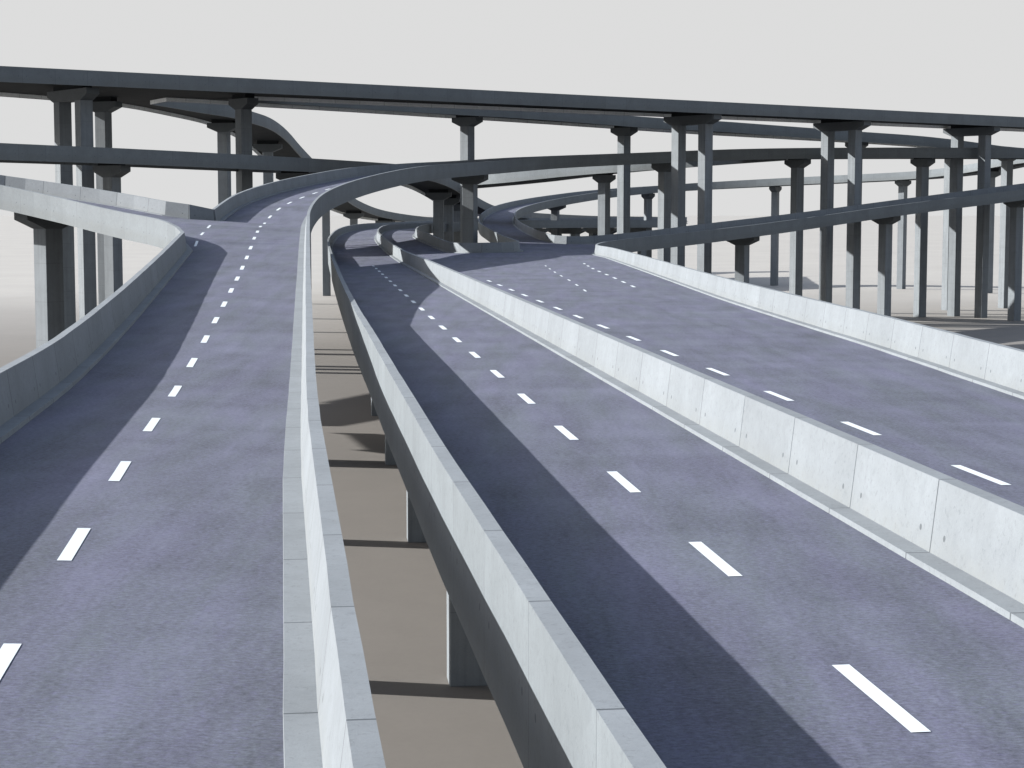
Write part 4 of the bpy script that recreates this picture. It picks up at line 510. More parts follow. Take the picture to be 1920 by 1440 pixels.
DECKS['L1'].append(('L1la', [
  (-79.71, 180.04, 26.80), (-78.68, 181.80, 26.77), (-77.65, 183.57, 26.75), (-76.62, 185.34, 26.73), (-75.59, 187.10, 26.71), (-74.56, 188.87, 26.69),
  (-73.53, 190.64, 26.67), (-72.50, 192.41, 26.64), (-71.46, 194.18, 26.62), (-70.43, 195.95, 26.60), (-69.39, 197.72, 26.58), (-68.36, 199.50, 26.56),
  (-67.31, 201.27, 26.54), (-66.27, 203.05, 26.52), (-65.22, 204.82, 26.50), (-64.17, 206.59, 26.49), (-63.11, 208.37, 26.47), (-62.05, 210.13, 26.46),
  (-60.99, 211.90, 26.45), (-59.92, 213.66, 26.45), (-58.85, 215.43, 26.44), (-57.77, 217.20, 26.44), (-56.69, 218.97, 26.44), (-55.59, 220.74, 26.44),
  (-54.48, 222.51, 26.43), (-53.35, 224.29, 26.43), (-52.21, 226.07, 26.42), (-51.03, 227.85, 26.40), (-49.84, 229.61, 26.39), (-48.64, 231.34, 26.37),
  (-47.45, 233.04, 26.35), (-46.28, 234.70, 26.33), (-45.14, 236.33, 26.30), (-44.05, 237.94, 26.28), (-43.00, 239.53, 26.26), (-42.01, 241.10, 26.25),
  (-41.06, 242.69, 26.23), (-40.17, 244.31, 26.22), (-39.30, 245.95, 26.21), (-38.47, 247.64, 26.20), (-37.66, 249.34, 26.19), (-36.88, 251.07, 26.18),
  (-36.14, 252.82, 26.18), (-35.43, 254.55, 26.18), (-34.77, 256.28, 26.18), (-34.17, 258.02, 26.18), (-33.60, 259.80, 26.19), (-33.05, 261.69, 26.20),
  (-32.48, 263.71, 26.21), (-31.82, 265.86, 26.21), (-31.05, 268.08, 26.21), (-30.16, 270.30, 26.20), (-29.19, 272.43, 26.19), (-28.20, 274.39, 26.16),
  (-27.27, 276.19, 26.14), (-26.45, 277.83, 26.11), (-25.75, 279.40, 26.09), (-25.17, 280.93, 26.07), (-24.67, 282.50, 26.05), (-24.25, 284.13, 26.04),
  (-23.87, 285.84, 26.03), (-23.53, 287.63, 26.02), (-23.24, 289.47, 26.01), (-22.97, 291.37, 26.00), (-22.72, 293.30, 25.99), (-22.49, 295.26, 25.98),
  (-22.27, 297.25, 25.97), (-22.05, 299.26, 25.95),
], 1, 0))
DECKS['L1'].append(('L1lb', [
  (-22.05, 299.26, 25.95), (-21.84, 301.27, 25.93), (-21.64, 303.27, 25.91), (-21.44, 305.27, 25.88), (-21.26, 307.26, 25.86), (-21.09, 309.25, 25.83),
  (-20.94, 311.25, 25.80), (-20.79, 313.25, 25.77), (-20.65, 315.26, 25.74), (-20.52, 317.27, 25.71), (-20.40, 319.29, 25.68), (-20.28, 321.31, 25.64),
  (-20.17, 323.34, 25.61), (-20.06, 325.37, 25.57), (-19.95, 327.40, 25.54), (-19.85, 329.44, 25.50), (-19.75, 331.47, 25.46), (-19.65, 333.51, 25.42),
  (-19.55, 335.55, 25.38), (-19.45, 337.60, 25.33), (-19.35, 339.65, 25.29), (-19.25, 341.69, 25.24), (-19.15, 343.74, 25.19), (-19.05, 345.78, 25.14),
  (-18.94, 347.82, 25.08), (-18.85, 349.85, 25.02), (-18.75, 351.88, 24.97), (-18.66, 353.91, 24.91), (-18.58, 355.95, 24.84), (-18.49, 357.98, 24.78),
  (-18.41, 360.02, 24.71), (-18.33, 362.06, 24.64), (-18.25, 364.10, 24.57), (-18.17, 366.15, 24.50), (-18.09, 368.20, 24.42), (-18.00, 370.25, 24.35),
  (-17.92, 372.30, 24.27), (-17.83, 374.35, 24.19), (-17.75, 376.40, 24.11), (-17.66, 378.45, 24.02), (-17.56, 380.49, 23.93), (-17.48, 382.53, 23.85),
  (-17.39, 384.57, 23.75), (-17.30, 386.61, 23.66), (-17.22, 388.65, 23.57), (-17.13, 390.70, 23.47), (-17.04, 392.75, 23.37), (-16.95, 394.80, 23.27),
  (-16.86, 396.86, 23.17), (-16.76, 398.92, 23.07), (-16.66, 400.99, 22.96), (-16.55, 403.05, 22.86), (-16.43, 405.12, 22.75), (-16.30, 407.20, 22.65),
  (-16.17, 409.27, 22.55), (-16.02, 411.35, 22.44), (-15.87, 413.42, 22.34), (-15.71, 415.49, 22.23), (-15.54, 417.56, 22.12), (-15.36, 419.63, 22.01),
  (-15.17, 421.69, 21.90), (-14.98, 423.75, 21.78), (-14.78, 425.81, 21.67), (-14.58, 427.86, 21.55), (-14.37, 429.91, 21.43), (-14.16, 431.95, 21.32),
  (-13.95, 434.00, 21.21), (-13.74, 436.04, 21.09), (-13.52, 438.07, 20.99), (-13.31, 440.11, 20.88), (-13.09, 442.14, 20.78), (-12.88, 444.17, 20.68),
  (-12.66, 446.20, 20.59), (-12.45, 448.23, 20.51), (-12.24, 450.25, 20.43), (-12.04, 452.28, 20.36), (-11.83, 454.31, 20.29), (-11.63, 456.33, 20.23),
  (-11.43, 458.37, 20.17), (-11.23, 460.40, 20.12), (-11.03, 462.44, 20.07), (-10.84, 464.48, 20.02), (-10.63, 466.52, 19.98), (-10.43, 468.56, 19.94),
  (-10.23, 470.61, 19.91), (-10.02, 472.66, 19.87), (-9.81, 474.71, 19.84), (-9.59, 476.76, 19.80), (-9.37, 478.82, 19.77), (-9.15, 480.87, 19.73),
  (-8.91, 482.93, 19.70), (-8.67, 484.99, 19.67), (-8.43, 487.05, 19.63), (-8.17, 489.11, 19.59), (-7.91, 491.16, 19.55), (-7.64, 493.21, 19.51),
  (-7.38, 495.26, 19.47), (-7.10, 497.30, 19.43), (-6.83, 499.35, 19.39), (-6.54, 501.39, 19.34), (-6.26, 503.43, 19.30), (-5.97, 505.47, 19.26),
  (-5.68, 507.52, 19.22), (-5.38, 509.56, 19.18), (-5.07, 511.61, 19.14), (-4.76, 513.66, 19.09), (-4.45, 515.71, 19.05), (-4.12, 517.76, 19.01),
  (-3.79, 519.82, 18.97), (-3.44, 521.87, 18.93), (-3.08, 523.93, 18.89), (-2.72, 525.99, 18.85), (-2.34, 528.05, 18.81), (-1.94, 530.10, 18.77),
  (-1.54, 532.14, 18.73), (-1.14, 534.18, 18.70), (-0.72, 536.23, 18.66), (-0.29, 538.30, 18.62), (0.17, 540.39, 18.59), (0.67, 542.52, 18.55),
  (1.21, 544.67, 18.52), (1.82, 546.83, 18.48), (2.48, 548.98, 18.45), (3.21, 551.11, 18.41), (3.98, 553.22, 18.37), (4.79, 555.28, 18.33),
  (5.64, 557.31, 18.29), (6.52, 559.31, 18.24), (7.42, 561.27, 18.20), (8.33, 563.20, 18.16), (9.27, 565.12, 18.11), (10.21, 567.02, 18.07),
  (11.17, 568.91, 18.02), (12.15, 570.79, 17.98), (13.14, 572.65, 17.94), (14.15, 574.51, 17.89), (15.17, 576.37, 17.85), (16.22, 578.22, 17.81),
  (17.29, 580.07, 17.77), (18.38, 581.91, 17.73), (19.51, 583.76, 17.70), (20.71, 585.67, 17.67), (22.02, 587.64, 17.64), (23.54, 589.67, 17.61),
  (25.29, 591.69, 17.59), (27.24, 593.56, 17.57), (29.34, 595.25, 17.55), (31.45, 596.71, 17.53), (33.55, 597.97, 17.51), (35.61, 599.11, 17.48),
  (37.60, 600.13, 17.46), (39.56, 601.08, 17.44), (41.49, 602.00, 17.42), (43.38, 602.87, 17.40), (45.24, 603.73, 17.38), (47.07, 604.58, 17.36),
  (48.88, 605.43, 17.34), (50.70, 606.31, 17.32), (52.51, 607.20, 17.30),
], 1, 1))
DECKS['L1'].append(('open', [
  (52.51, 607.20, 17.30), (56.01, 600.00, 17.30),
], 0, 0))
DECKS['L1'].append(('L1r', [
  (56.01, 600.00, 17.30), (54.17, 599.10, 17.32), (52.32, 598.21, 17.34), (50.47, 597.34, 17.36), (48.61, 596.48, 17.38), (46.75, 595.62, 17.40),
  (44.90, 594.76, 17.42), (43.05, 593.88, 17.44), (41.20, 592.99, 17.46), (39.38, 592.05, 17.48), (37.59, 591.07, 17.51), (35.83, 590.02, 17.53),
  (34.15, 588.86, 17.55), (32.55, 587.58, 17.57), (31.07, 586.16, 17.59), (29.74, 584.61, 17.61), (28.52, 582.97, 17.64), (27.39, 581.26, 17.67),
  (26.30, 579.53, 17.70), (25.23, 577.78, 17.73), (24.19, 576.02, 17.77), (23.16, 574.25, 17.81), (22.15, 572.47, 17.85), (21.16, 570.67, 17.89),
  (20.19, 568.88, 17.94), (19.23, 567.07, 17.98), (18.29, 565.25, 18.02), (17.36, 563.43, 18.07), (16.45, 561.59, 18.11), (15.55, 559.75, 18.16),
  (14.68, 557.90, 18.20), (13.82, 556.04, 18.24), (13.00, 554.17, 18.29), (12.21, 552.28, 18.33), (11.46, 550.38, 18.37), (10.75, 548.45, 18.41),
  (10.10, 546.51, 18.45), (9.49, 544.56, 18.48), (8.94, 542.59, 18.52), (8.43, 540.61, 18.55), (7.97, 538.61, 18.59), (7.53, 536.61, 18.62),
  (7.11, 534.61, 18.66), (6.71, 532.60, 18.70), (6.31, 530.59, 18.73), (5.91, 528.59, 18.77), (5.53, 526.57, 18.81), (5.15, 524.56, 18.85),
  (4.79, 522.55, 18.89), (4.45, 520.53, 18.93), (4.11, 518.51, 18.97), (3.78, 516.49, 19.01), (3.46, 514.47, 19.05), (3.15, 512.45, 19.09),
  (2.84, 510.42, 19.14), (2.54, 508.40, 19.18), (2.24, 506.37, 19.22), (1.95, 504.35, 19.26), (1.66, 502.32, 19.30), (1.38, 500.29, 19.34),
  (1.10, 498.26, 19.39), (0.83, 496.24, 19.43), (0.56, 494.21, 19.47), (0.29, 492.18, 19.51), (0.02, 490.15, 19.55), (-0.23, 488.12, 19.59),
  (-0.48, 486.08, 19.63), (-0.73, 484.05, 19.67), (-0.97, 482.02, 19.70), (-1.20, 479.99, 19.73), (-1.42, 477.95, 19.77), (-1.64, 475.91, 19.80),
  (-1.85, 473.88, 19.84), (-2.06, 471.84, 19.87), (-2.27, 469.81, 19.91), (-2.47, 467.77, 19.94), (-2.67, 465.73, 19.98), (-2.87, 463.69, 20.02),
  (-3.07, 461.66, 20.07), (-3.27, 459.62, 20.12), (-3.47, 457.58, 20.17), (-3.67, 455.55, 20.23), (-3.87, 453.51, 20.29), (-4.08, 451.47, 20.36),
  (-4.28, 449.44, 20.43), (-4.49, 447.40, 20.51), (-4.71, 445.37, 20.59), (-4.92, 443.33, 20.68), (-5.13, 441.30, 20.78), (-5.35, 439.27, 20.88),
  (-5.57, 437.23, 20.99), (-5.78, 435.20, 21.09), (-6.00, 433.17, 21.21), (-6.21, 431.13, 21.32), (-6.42, 429.10, 21.43), (-6.62, 427.07, 21.55),
  (-6.82, 425.03, 21.67), (-7.02, 423.00, 21.78), (-7.21, 420.96, 21.90), (-7.39, 418.93, 22.01), (-7.57, 416.89, 22.12), (-7.74, 414.85, 22.23),
  (-7.89, 412.81, 22.34), (-8.04, 410.77, 22.44), (-8.19, 408.74, 22.55), (-8.32, 406.69, 22.65), (-8.44, 404.65, 22.75), (-8.56, 402.61, 22.86),
  (-8.66, 400.57, 22.96), (-8.77, 398.53, 23.07), (-8.87, 396.49, 23.17), (-8.96, 394.44, 23.27), (-9.05, 392.40, 23.37), (-9.14, 390.36, 23.47),
  (-9.22, 388.31, 23.57), (-9.31, 386.27, 23.66), (-9.39, 384.23, 23.75), (-9.48, 382.18, 23.85), (-9.57, 380.14, 23.93), (-9.66, 378.10, 24.02),
  (-9.75, 376.05, 24.11), (-9.84, 374.01, 24.19), (-9.93, 371.96, 24.27), (-10.01, 369.92, 24.35), (-10.09, 367.88, 24.42), (-10.17, 365.83, 24.50),
  (-10.25, 363.79, 24.57), (-10.33, 361.74, 24.64), (-10.42, 359.70, 24.71), (-10.50, 357.65, 24.78), (-10.58, 355.61, 24.84), (-10.67, 353.56, 24.91),
  (-10.76, 351.52, 24.97), (-10.86, 349.48, 25.02), (-10.95, 347.43, 25.08), (-11.05, 345.39, 25.14), (-11.16, 343.34, 25.19), (-11.26, 341.30, 25.24),
  (-11.36, 339.25, 25.29), (-11.46, 337.21, 25.33), (-11.56, 335.17, 25.38), (-11.66, 333.12, 25.42), (-11.76, 331.08, 25.46), (-11.86, 329.03, 25.50),
  (-11.96, 326.99, 25.54), (-12.07, 324.94, 25.57), (-12.18, 322.90, 25.61), (-12.29, 320.86, 25.64), (-12.41, 318.81, 25.68), (-12.54, 316.77, 25.71),
  (-12.67, 314.73, 25.74), (-12.81, 312.68, 25.77), (-12.96, 310.64, 25.80), (-13.12, 308.60, 25.83), (-13.29, 306.56, 25.86), (-13.48, 304.52, 25.88),
  (-13.68, 302.48, 25.91), (-13.88, 300.45, 25.93), (-14.10, 298.41, 25.95), (-14.32, 296.38, 25.97), (-14.54, 294.34, 25.98), (-14.78, 292.31, 25.99),
  (-15.04, 290.28, 26.00), (-15.33, 288.25, 26.01), (-15.66, 286.23, 26.02), (-16.04, 284.22, 26.03), (-16.48, 282.22, 26.04), (-17.00, 280.24, 26.05),
  (-17.61, 278.29, 26.07), (-18.35, 276.38, 26.09), (-19.18, 274.50, 26.11), (-20.08, 272.67, 26.14), (-21.02, 270.85, 26.16), (-21.95, 269.02, 26.19),
  (-22.80, 267.16, 26.20), (-23.57, 265.26, 26.21), (-24.23, 263.33, 26.21), (-24.83, 261.37, 26.21), (-25.39, 259.40, 26.20), (-25.96, 257.44, 26.19),
  (-26.58, 255.48, 26.18), (-27.25, 253.55, 26.18), (-27.98, 251.64, 26.18), (-28.75, 249.74, 26.18), (-29.56, 247.86, 26.18), (-30.40, 245.99, 26.19),
  (-31.27, 244.14, 26.20), (-32.18, 242.31, 26.21), (-33.13, 240.49, 26.22), (-34.13, 238.70, 26.23), (-35.17, 236.94, 26.25), (-36.27, 235.21, 26.26),
  (-37.39, 233.50, 26.28), (-38.55, 231.81, 26.30), (-39.72, 230.13, 26.33), (-40.89, 228.46, 26.35), (-42.07, 226.78, 26.37), (-43.24, 225.10, 26.39),
  (-44.38, 223.40, 26.40), (-45.51, 221.69, 26.42), (-46.62, 219.97, 26.43), (-47.71, 218.24, 26.43), (-48.80, 216.51, 26.44), (-49.88, 214.77, 26.44),
  (-50.95, 213.02, 26.44), (-52.02, 211.27, 26.44), (-53.08, 209.52, 26.45), (-54.13, 207.77, 26.45), (-55.19, 206.01, 26.46), (-56.24, 204.26, 26.47),
  (-57.29, 202.50, 26.49), (-58.34, 200.74, 26.50), (-59.38, 198.98, 26.52), (-60.42, 197.21, 26.54), (-61.45, 195.45, 26.56), (-62.49, 193.68, 26.58),
  (-63.52, 191.91, 26.60), (-64.55, 190.15, 26.62), (-65.58, 188.38, 26.64), (-66.62, 186.61, 26.67), (-67.65, 184.84, 26.69), (-68.68, 183.07, 26.71),
  (-69.71, 181.30, 26.73), (-70.74, 179.53, 26.75), (-71.77, 177.77, 26.77), (-72.81, 176.00, 26.80),
], 1, 0))
DECKS['Q'] = []
DECKS['Q'].append(('Qn', [
  (46.60, 319.00, 29.50), (44.80, 319.95, 29.39), (43.00, 320.91, 29.29), (41.21, 321.86, 29.18), (39.41, 322.81, 29.08), (37.61, 323.76, 28.97),
  (35.82, 324.72, 28.86), (34.02, 325.68, 28.76), (32.23, 326.63, 28.65), (30.43, 327.58, 28.54), (28.63, 328.53, 28.42), (26.82, 329.47, 28.30),
  (25.03, 330.42, 28.18), (23.23, 331.38, 28.07), (21.46, 332.38, 27.95), (19.73, 333.45, 27.85), (18.05, 334.60, 27.76), (16.43, 335.83, 27.68),
  (14.84, 337.09, 27.59), (13.24, 338.36, 27.48), (11.64, 339.60, 27.36), (10.02, 340.84, 27.23), (8.40, 342.07, 27.10), (6.78, 343.29, 26.95),
  (5.16, 344.51, 26.81), (3.53, 345.73, 26.65), (1.91, 346.95, 26.49), (0.31, 348.20, 26.34), (-1.25, 349.50, 26.21), (-2.74, 350.89, 26.10),
  (-4.16, 352.35, 26.01), (-5.51, 353.87, 25.93), (-6.82, 355.43, 25.85), (-8.11, 357.00, 25.76),
], 1, 0))
DECKS['Q'].append(('Qf', [
  (-9.51, 372.00, 25.21), (-8.12, 370.47, 25.30), (-6.73, 368.94, 25.40), (-5.33, 367.42, 25.49), (-3.91, 365.93, 25.59), (-2.45, 364.46, 25.70),
  (-0.95, 363.05, 25.81), (0.59, 361.67, 25.92), (2.16, 360.33, 26.04), (3.74, 358.99, 26.17), (5.29, 357.64, 26.31), (6.83, 356.26, 26.45),
  (8.34, 354.85, 26.59), (9.82, 353.43, 26.75), (11.31, 351.99, 26.91), (12.79, 350.56, 27.07), (14.30, 349.16, 27.23), (15.85, 347.79, 27.40),
  (17.43, 346.48, 27.57), (19.06, 345.21, 27.74), (20.72, 343.99, 27.89), (22.41, 342.80, 28.03), (24.11, 341.63, 28.17), (25.82, 340.49, 28.30),
  (27.57, 339.38, 28.43), (29.33, 338.31, 28.55), (31.13, 337.30, 28.68), (32.96, 336.35, 28.81), (34.83, 335.46, 28.94), (36.72, 334.62, 29.06),
  (38.62, 333.82, 29.19), (40.53, 333.05, 29.31), (42.45, 332.29, 29.44), (44.37, 331.54, 29.56), (46.29, 330.77, 29.69), (48.20, 330.00, 29.81),
], 1, 0))
MEDIAN = [
  (10.30, -12.00, 15.15), (10.09, -9.96, 15.15), (9.88, -7.92, 15.15), (9.67, -5.88, 15.15), (9.46, -3.84, 15.15), (9.25, -1.80, 15.15),
  (9.04, 0.24, 15.15), (8.84, 2.28, 15.15), (8.63, 4.32, 15.15), (8.42, 6.36, 15.15), (8.21, 8.40, 15.15), (8.00, 10.44, 15.15),
  (7.79, 12.48, 15.15), (7.58, 14.52, 15.15), (7.37, 16.56, 15.15), (7.15, 18.59, 15.15), (6.94, 20.63, 15.15), (6.73, 22.67, 15.15),
  (6.52, 24.71, 15.15), (6.30, 26.75, 15.15), (6.09, 28.79, 15.15), (5.88, 30.83, 15.15), (5.66, 32.87, 15.15), (5.45, 34.91, 15.15),
  (5.23, 36.95, 15.15), (5.02, 38.99, 15.15), (4.80, 41.03, 15.15), (4.59, 43.07, 15.15), (4.37, 45.10, 15.15), (4.16, 47.14, 15.15),
  (3.94, 49.18, 15.15), (3.73, 51.22, 15.15), (3.51, 53.26, 15.15), (3.29, 55.30, 15.15), (3.08, 57.34, 15.15), (2.86, 59.38, 15.15),
  (2.65, 61.42, 15.15), (2.43, 63.46, 15.15), (2.21, 65.50, 15.15), (2.00, 67.53, 15.15), (1.78, 69.57, 15.15), (1.57, 71.61, 15.15),
  (1.35, 73.65, 15.15), (1.13, 75.69, 15.15), (0.92, 77.73, 15.15), (0.70, 79.77, 15.15), (0.48, 81.81, 15.15), (0.27, 83.85, 15.15),
  (0.05, 85.89, 15.15), (-0.17, 87.92, 15.15), (-0.38, 89.96, 15.15), (-0.60, 92.00, 15.15), (-0.82, 94.04, 15.15), (-1.03, 96.08, 15.15),
  (-1.25, 98.12, 15.15), (-1.47, 100.16, 15.15), (-1.68, 102.20, 15.15), (-1.90, 104.23, 15.15), (-2.12, 106.27, 15.15), (-2.33, 108.31, 15.15),
  (-2.55, 110.35, 15.15), (-2.77, 112.39, 15.15), (-2.98, 114.43, 15.15), (-3.20, 116.47, 15.15), (-3.42, 118.51, 15.15), (-3.63, 120.55, 15.15),
  (-3.85, 122.59, 15.15), (-4.07, 124.62, 15.15), (-4.28, 126.66, 15.15), (-4.50, 128.70, 15.15), (-4.72, 130.74, 15.15), (-4.93, 132.78, 15.15),
  (-5.15, 134.82, 15.15), (-5.37, 136.86, 15.15), (-5.58, 138.90, 15.15), (-5.80, 140.94, 15.15), (-6.02, 142.97, 15.15), (-6.23, 145.01, 15.15),
  (-6.45, 147.05, 15.15), (-6.67, 149.09, 15.14), (-6.88, 151.13, 15.14), (-7.10, 153.17, 15.14), (-7.32, 155.21, 15.14), (-7.54, 157.25, 15.13),
  (-7.76, 159.29, 15.13), (-7.97, 161.32, 15.13), (-8.19, 163.36, 15.12), (-8.41, 165.40, 15.12), (-8.63, 167.44, 15.12), (-8.85, 169.48, 15.11),
  (-9.06, 171.52, 15.11), (-9.28, 173.56, 15.11), (-9.50, 175.60, 15.10), (-9.72, 177.63, 15.10), (-9.94, 179.67, 15.10), (-10.15, 181.71, 15.10),
  (-10.37, 183.75, 15.10), (-10.59, 185.79, 15.10), (-10.80, 187.83, 15.10), (-11.02, 189.87, 15.11), (-11.23, 191.91, 15.11), (-11.45, 193.95, 15.11),
  (-11.66, 195.99, 15.12), (-11.88, 198.03, 15.13), (-12.09, 200.06, 15.14), (-12.31, 202.10, 15.15), (-12.52, 204.14, 15.16), (-12.73, 206.18, 15.17),
  (-12.95, 208.22, 15.19), (-13.16, 210.26, 15.21), (-13.38, 212.30, 15.23), (-13.59, 214.34, 15.25), (-13.81, 216.38, 15.27), (-14.02, 218.42, 15.29),
  (-14.24, 220.46, 15.32), (-14.45, 222.49, 15.35), (-14.66, 224.53, 15.37), (-14.88, 226.57, 15.40), (-15.09, 228.61, 15.43), (-15.30, 230.65, 15.46),
  (-15.52, 232.69, 15.48), (-15.72, 234.73, 15.51), (-15.93, 236.77, 15.54), (-16.14, 238.81, 15.57), (-16.35, 240.85, 15.59), (-16.55, 242.89, 15.62),
  (-16.75, 244.93, 15.64), (-16.95, 246.97, 15.67), (-17.15, 249.01, 15.69), (-17.35, 251.05, 15.71), (-17.54, 253.09, 15.73), (-17.73, 255.13, 15.74),
  (-17.92, 257.18, 15.76), (-18.11, 259.22, 15.77), (-18.30, 261.26, 15.78), (-18.48, 263.30, 15.79), (-18.66, 265.34, 15.80), (-18.84, 267.39, 15.81),
  (-19.02, 269.43, 15.82), (-19.20, 271.47, 15.82), (-19.37, 273.51, 15.83), (-19.55, 275.56, 15.83), (-19.72, 277.60, 15.84), (-19.89, 279.64, 15.84),
  (-20.05, 281.69, 15.84), (-20.22, 283.73, 15.85), (-20.39, 285.77, 15.85), (-20.55, 287.82, 15.86), (-20.71, 289.86, 15.86), (-20.87, 291.91, 15.87),
  (-21.03, 293.95, 15.87), (-21.18, 296.00, 15.88), (-21.34, 298.04, 15.89), (-21.49, 300.08, 15.90), (-21.64, 302.13, 15.91), (-21.79, 304.18, 15.92),
  (-21.93, 306.22, 15.93), (-22.07, 308.26, 15.94), (-22.21, 310.31, 15.96), (-22.35, 312.36, 15.97), (-22.49, 314.40, 15.98), (-22.62, 316.45, 16.00),
  (-22.74, 318.50, 16.01), (-22.87, 320.54, 16.03), (-22.99, 322.59, 16.04), (-23.10, 324.64, 16.06), (-23.22, 326.68, 16.07), (-23.33, 328.73, 16.09),
  (-23.44, 330.78, 16.11), (-23.54, 332.83, 16.12), (-23.65, 334.87, 16.14), (-23.75, 336.92, 16.16), (-23.85, 338.97, 16.18), (-23.95, 341.02, 16.19),
  (-24.05, 343.06, 16.21), (-24.14, 345.11, 16.23), (-24.22, 347.16, 16.25), (-24.30, 349.21, 16.27), (-24.37, 351.26, 16.28), (-24.44, 353.31, 16.30),
  (-24.49, 355.36, 16.32), (-24.54, 357.41, 16.33), (-24.58, 359.46, 16.34), (-24.62, 361.51, 16.35), (-24.65, 363.56, 16.36), (-24.68, 365.61, 16.37),
  (-24.70, 367.66, 16.38), (-24.71, 369.71, 16.39), (-24.73, 371.76, 16.39), (-24.73, 373.81, 16.40), (-24.73, 375.86, 16.41), (-24.72, 377.91, 16.41),
  (-24.69, 379.96, 16.42), (-24.66, 382.01, 16.42), (-24.62, 384.06, 16.43), (-24.56, 386.11, 16.43), (-24.49, 388.16, 16.43), (-24.40, 390.21, 16.44),
  (-24.30, 392.26, 16.45), (-24.19, 394.30, 16.45), (-24.06, 396.35, 16.45), (-23.92, 398.40, 16.46), (-23.77, 400.44, 16.46), (-23.61, 402.49, 16.47),
  (-23.43, 404.53, 16.47), (-23.24, 406.57, 16.47), (-23.03, 408.61, 16.48), (-22.80, 410.65, 16.48), (-22.56, 412.68, 16.48), (-22.30, 414.72, 16.49),
  (-22.01, 416.75, 16.49), (-21.70, 418.77, 16.50), (-21.37, 420.80, 16.50), (-21.02, 422.82, 16.50), (-20.66, 424.83, 16.51), (-20.27, 426.85, 16.51),
  (-19.86, 428.86, 16.52), (-19.43, 430.86, 16.52), (-18.97, 432.86, 16.52), (-18.47, 434.85, 16.53), (-17.93, 436.83, 16.54), (-17.36, 438.80, 16.54),
  (-16.73, 440.75, 16.55), (-16.06, 442.68, 16.56), (-15.32, 444.60, 16.57), (-14.54, 446.49, 16.59), (-13.70, 448.36, 16.60), (-12.82, 450.22, 16.62),
  (-11.92, 452.06, 16.64), (-10.99, 453.89, 16.66), (-10.06, 455.71, 16.67), (-9.12, 457.54, 16.69), (-8.20, 459.37, 16.71), (-7.29, 461.20, 16.73),
  (-6.40, 463.05, 16.75), (-5.53, 464.91, 16.78), (-4.66, 466.76, 16.80), (-3.78, 468.62, 16.83), (-2.88, 470.46, 16.85), (-1.95, 472.28, 16.88),
  (-0.97, 474.08, 16.90), (0.06, 475.86, 16.92), (1.15, 477.60, 16.94), (2.30, 479.29, 16.95), (3.50, 480.95, 16.96), (4.75, 482.58, 16.97),
  (6.03, 484.18, 16.98), (7.34, 485.76, 16.99), (8.68, 487.31, 16.99), (10.04, 488.85, 17.00), (11.42, 490.36, 17.00), (12.83, 491.85, 17.00),
  (14.25, 493.33, 17.00), (15.70, 494.78, 17.00), (17.17, 496.21, 17.00), (18.65, 497.63, 17.00), (20.16, 499.01, 17.00), (21.69, 500.38, 17.00),
  (23.25, 501.71, 17.00), (24.83, 503.02, 17.00), (26.45, 504.28, 17.00), (28.10, 505.50, 17.00), (29.79, 506.65, 16.99), (31.53, 507.74, 16.99),
  (33.30, 508.76, 16.99), (35.11, 509.74, 16.98), (36.94, 510.66, 16.98), (38.78, 511.56, 16.98), (40.64, 512.43, 16.97), (42.49, 513.30, 16.97),
  (44.34, 514.19, 16.96), (46.19, 515.09, 16.96), (48.02, 516.00, 16.95),
]
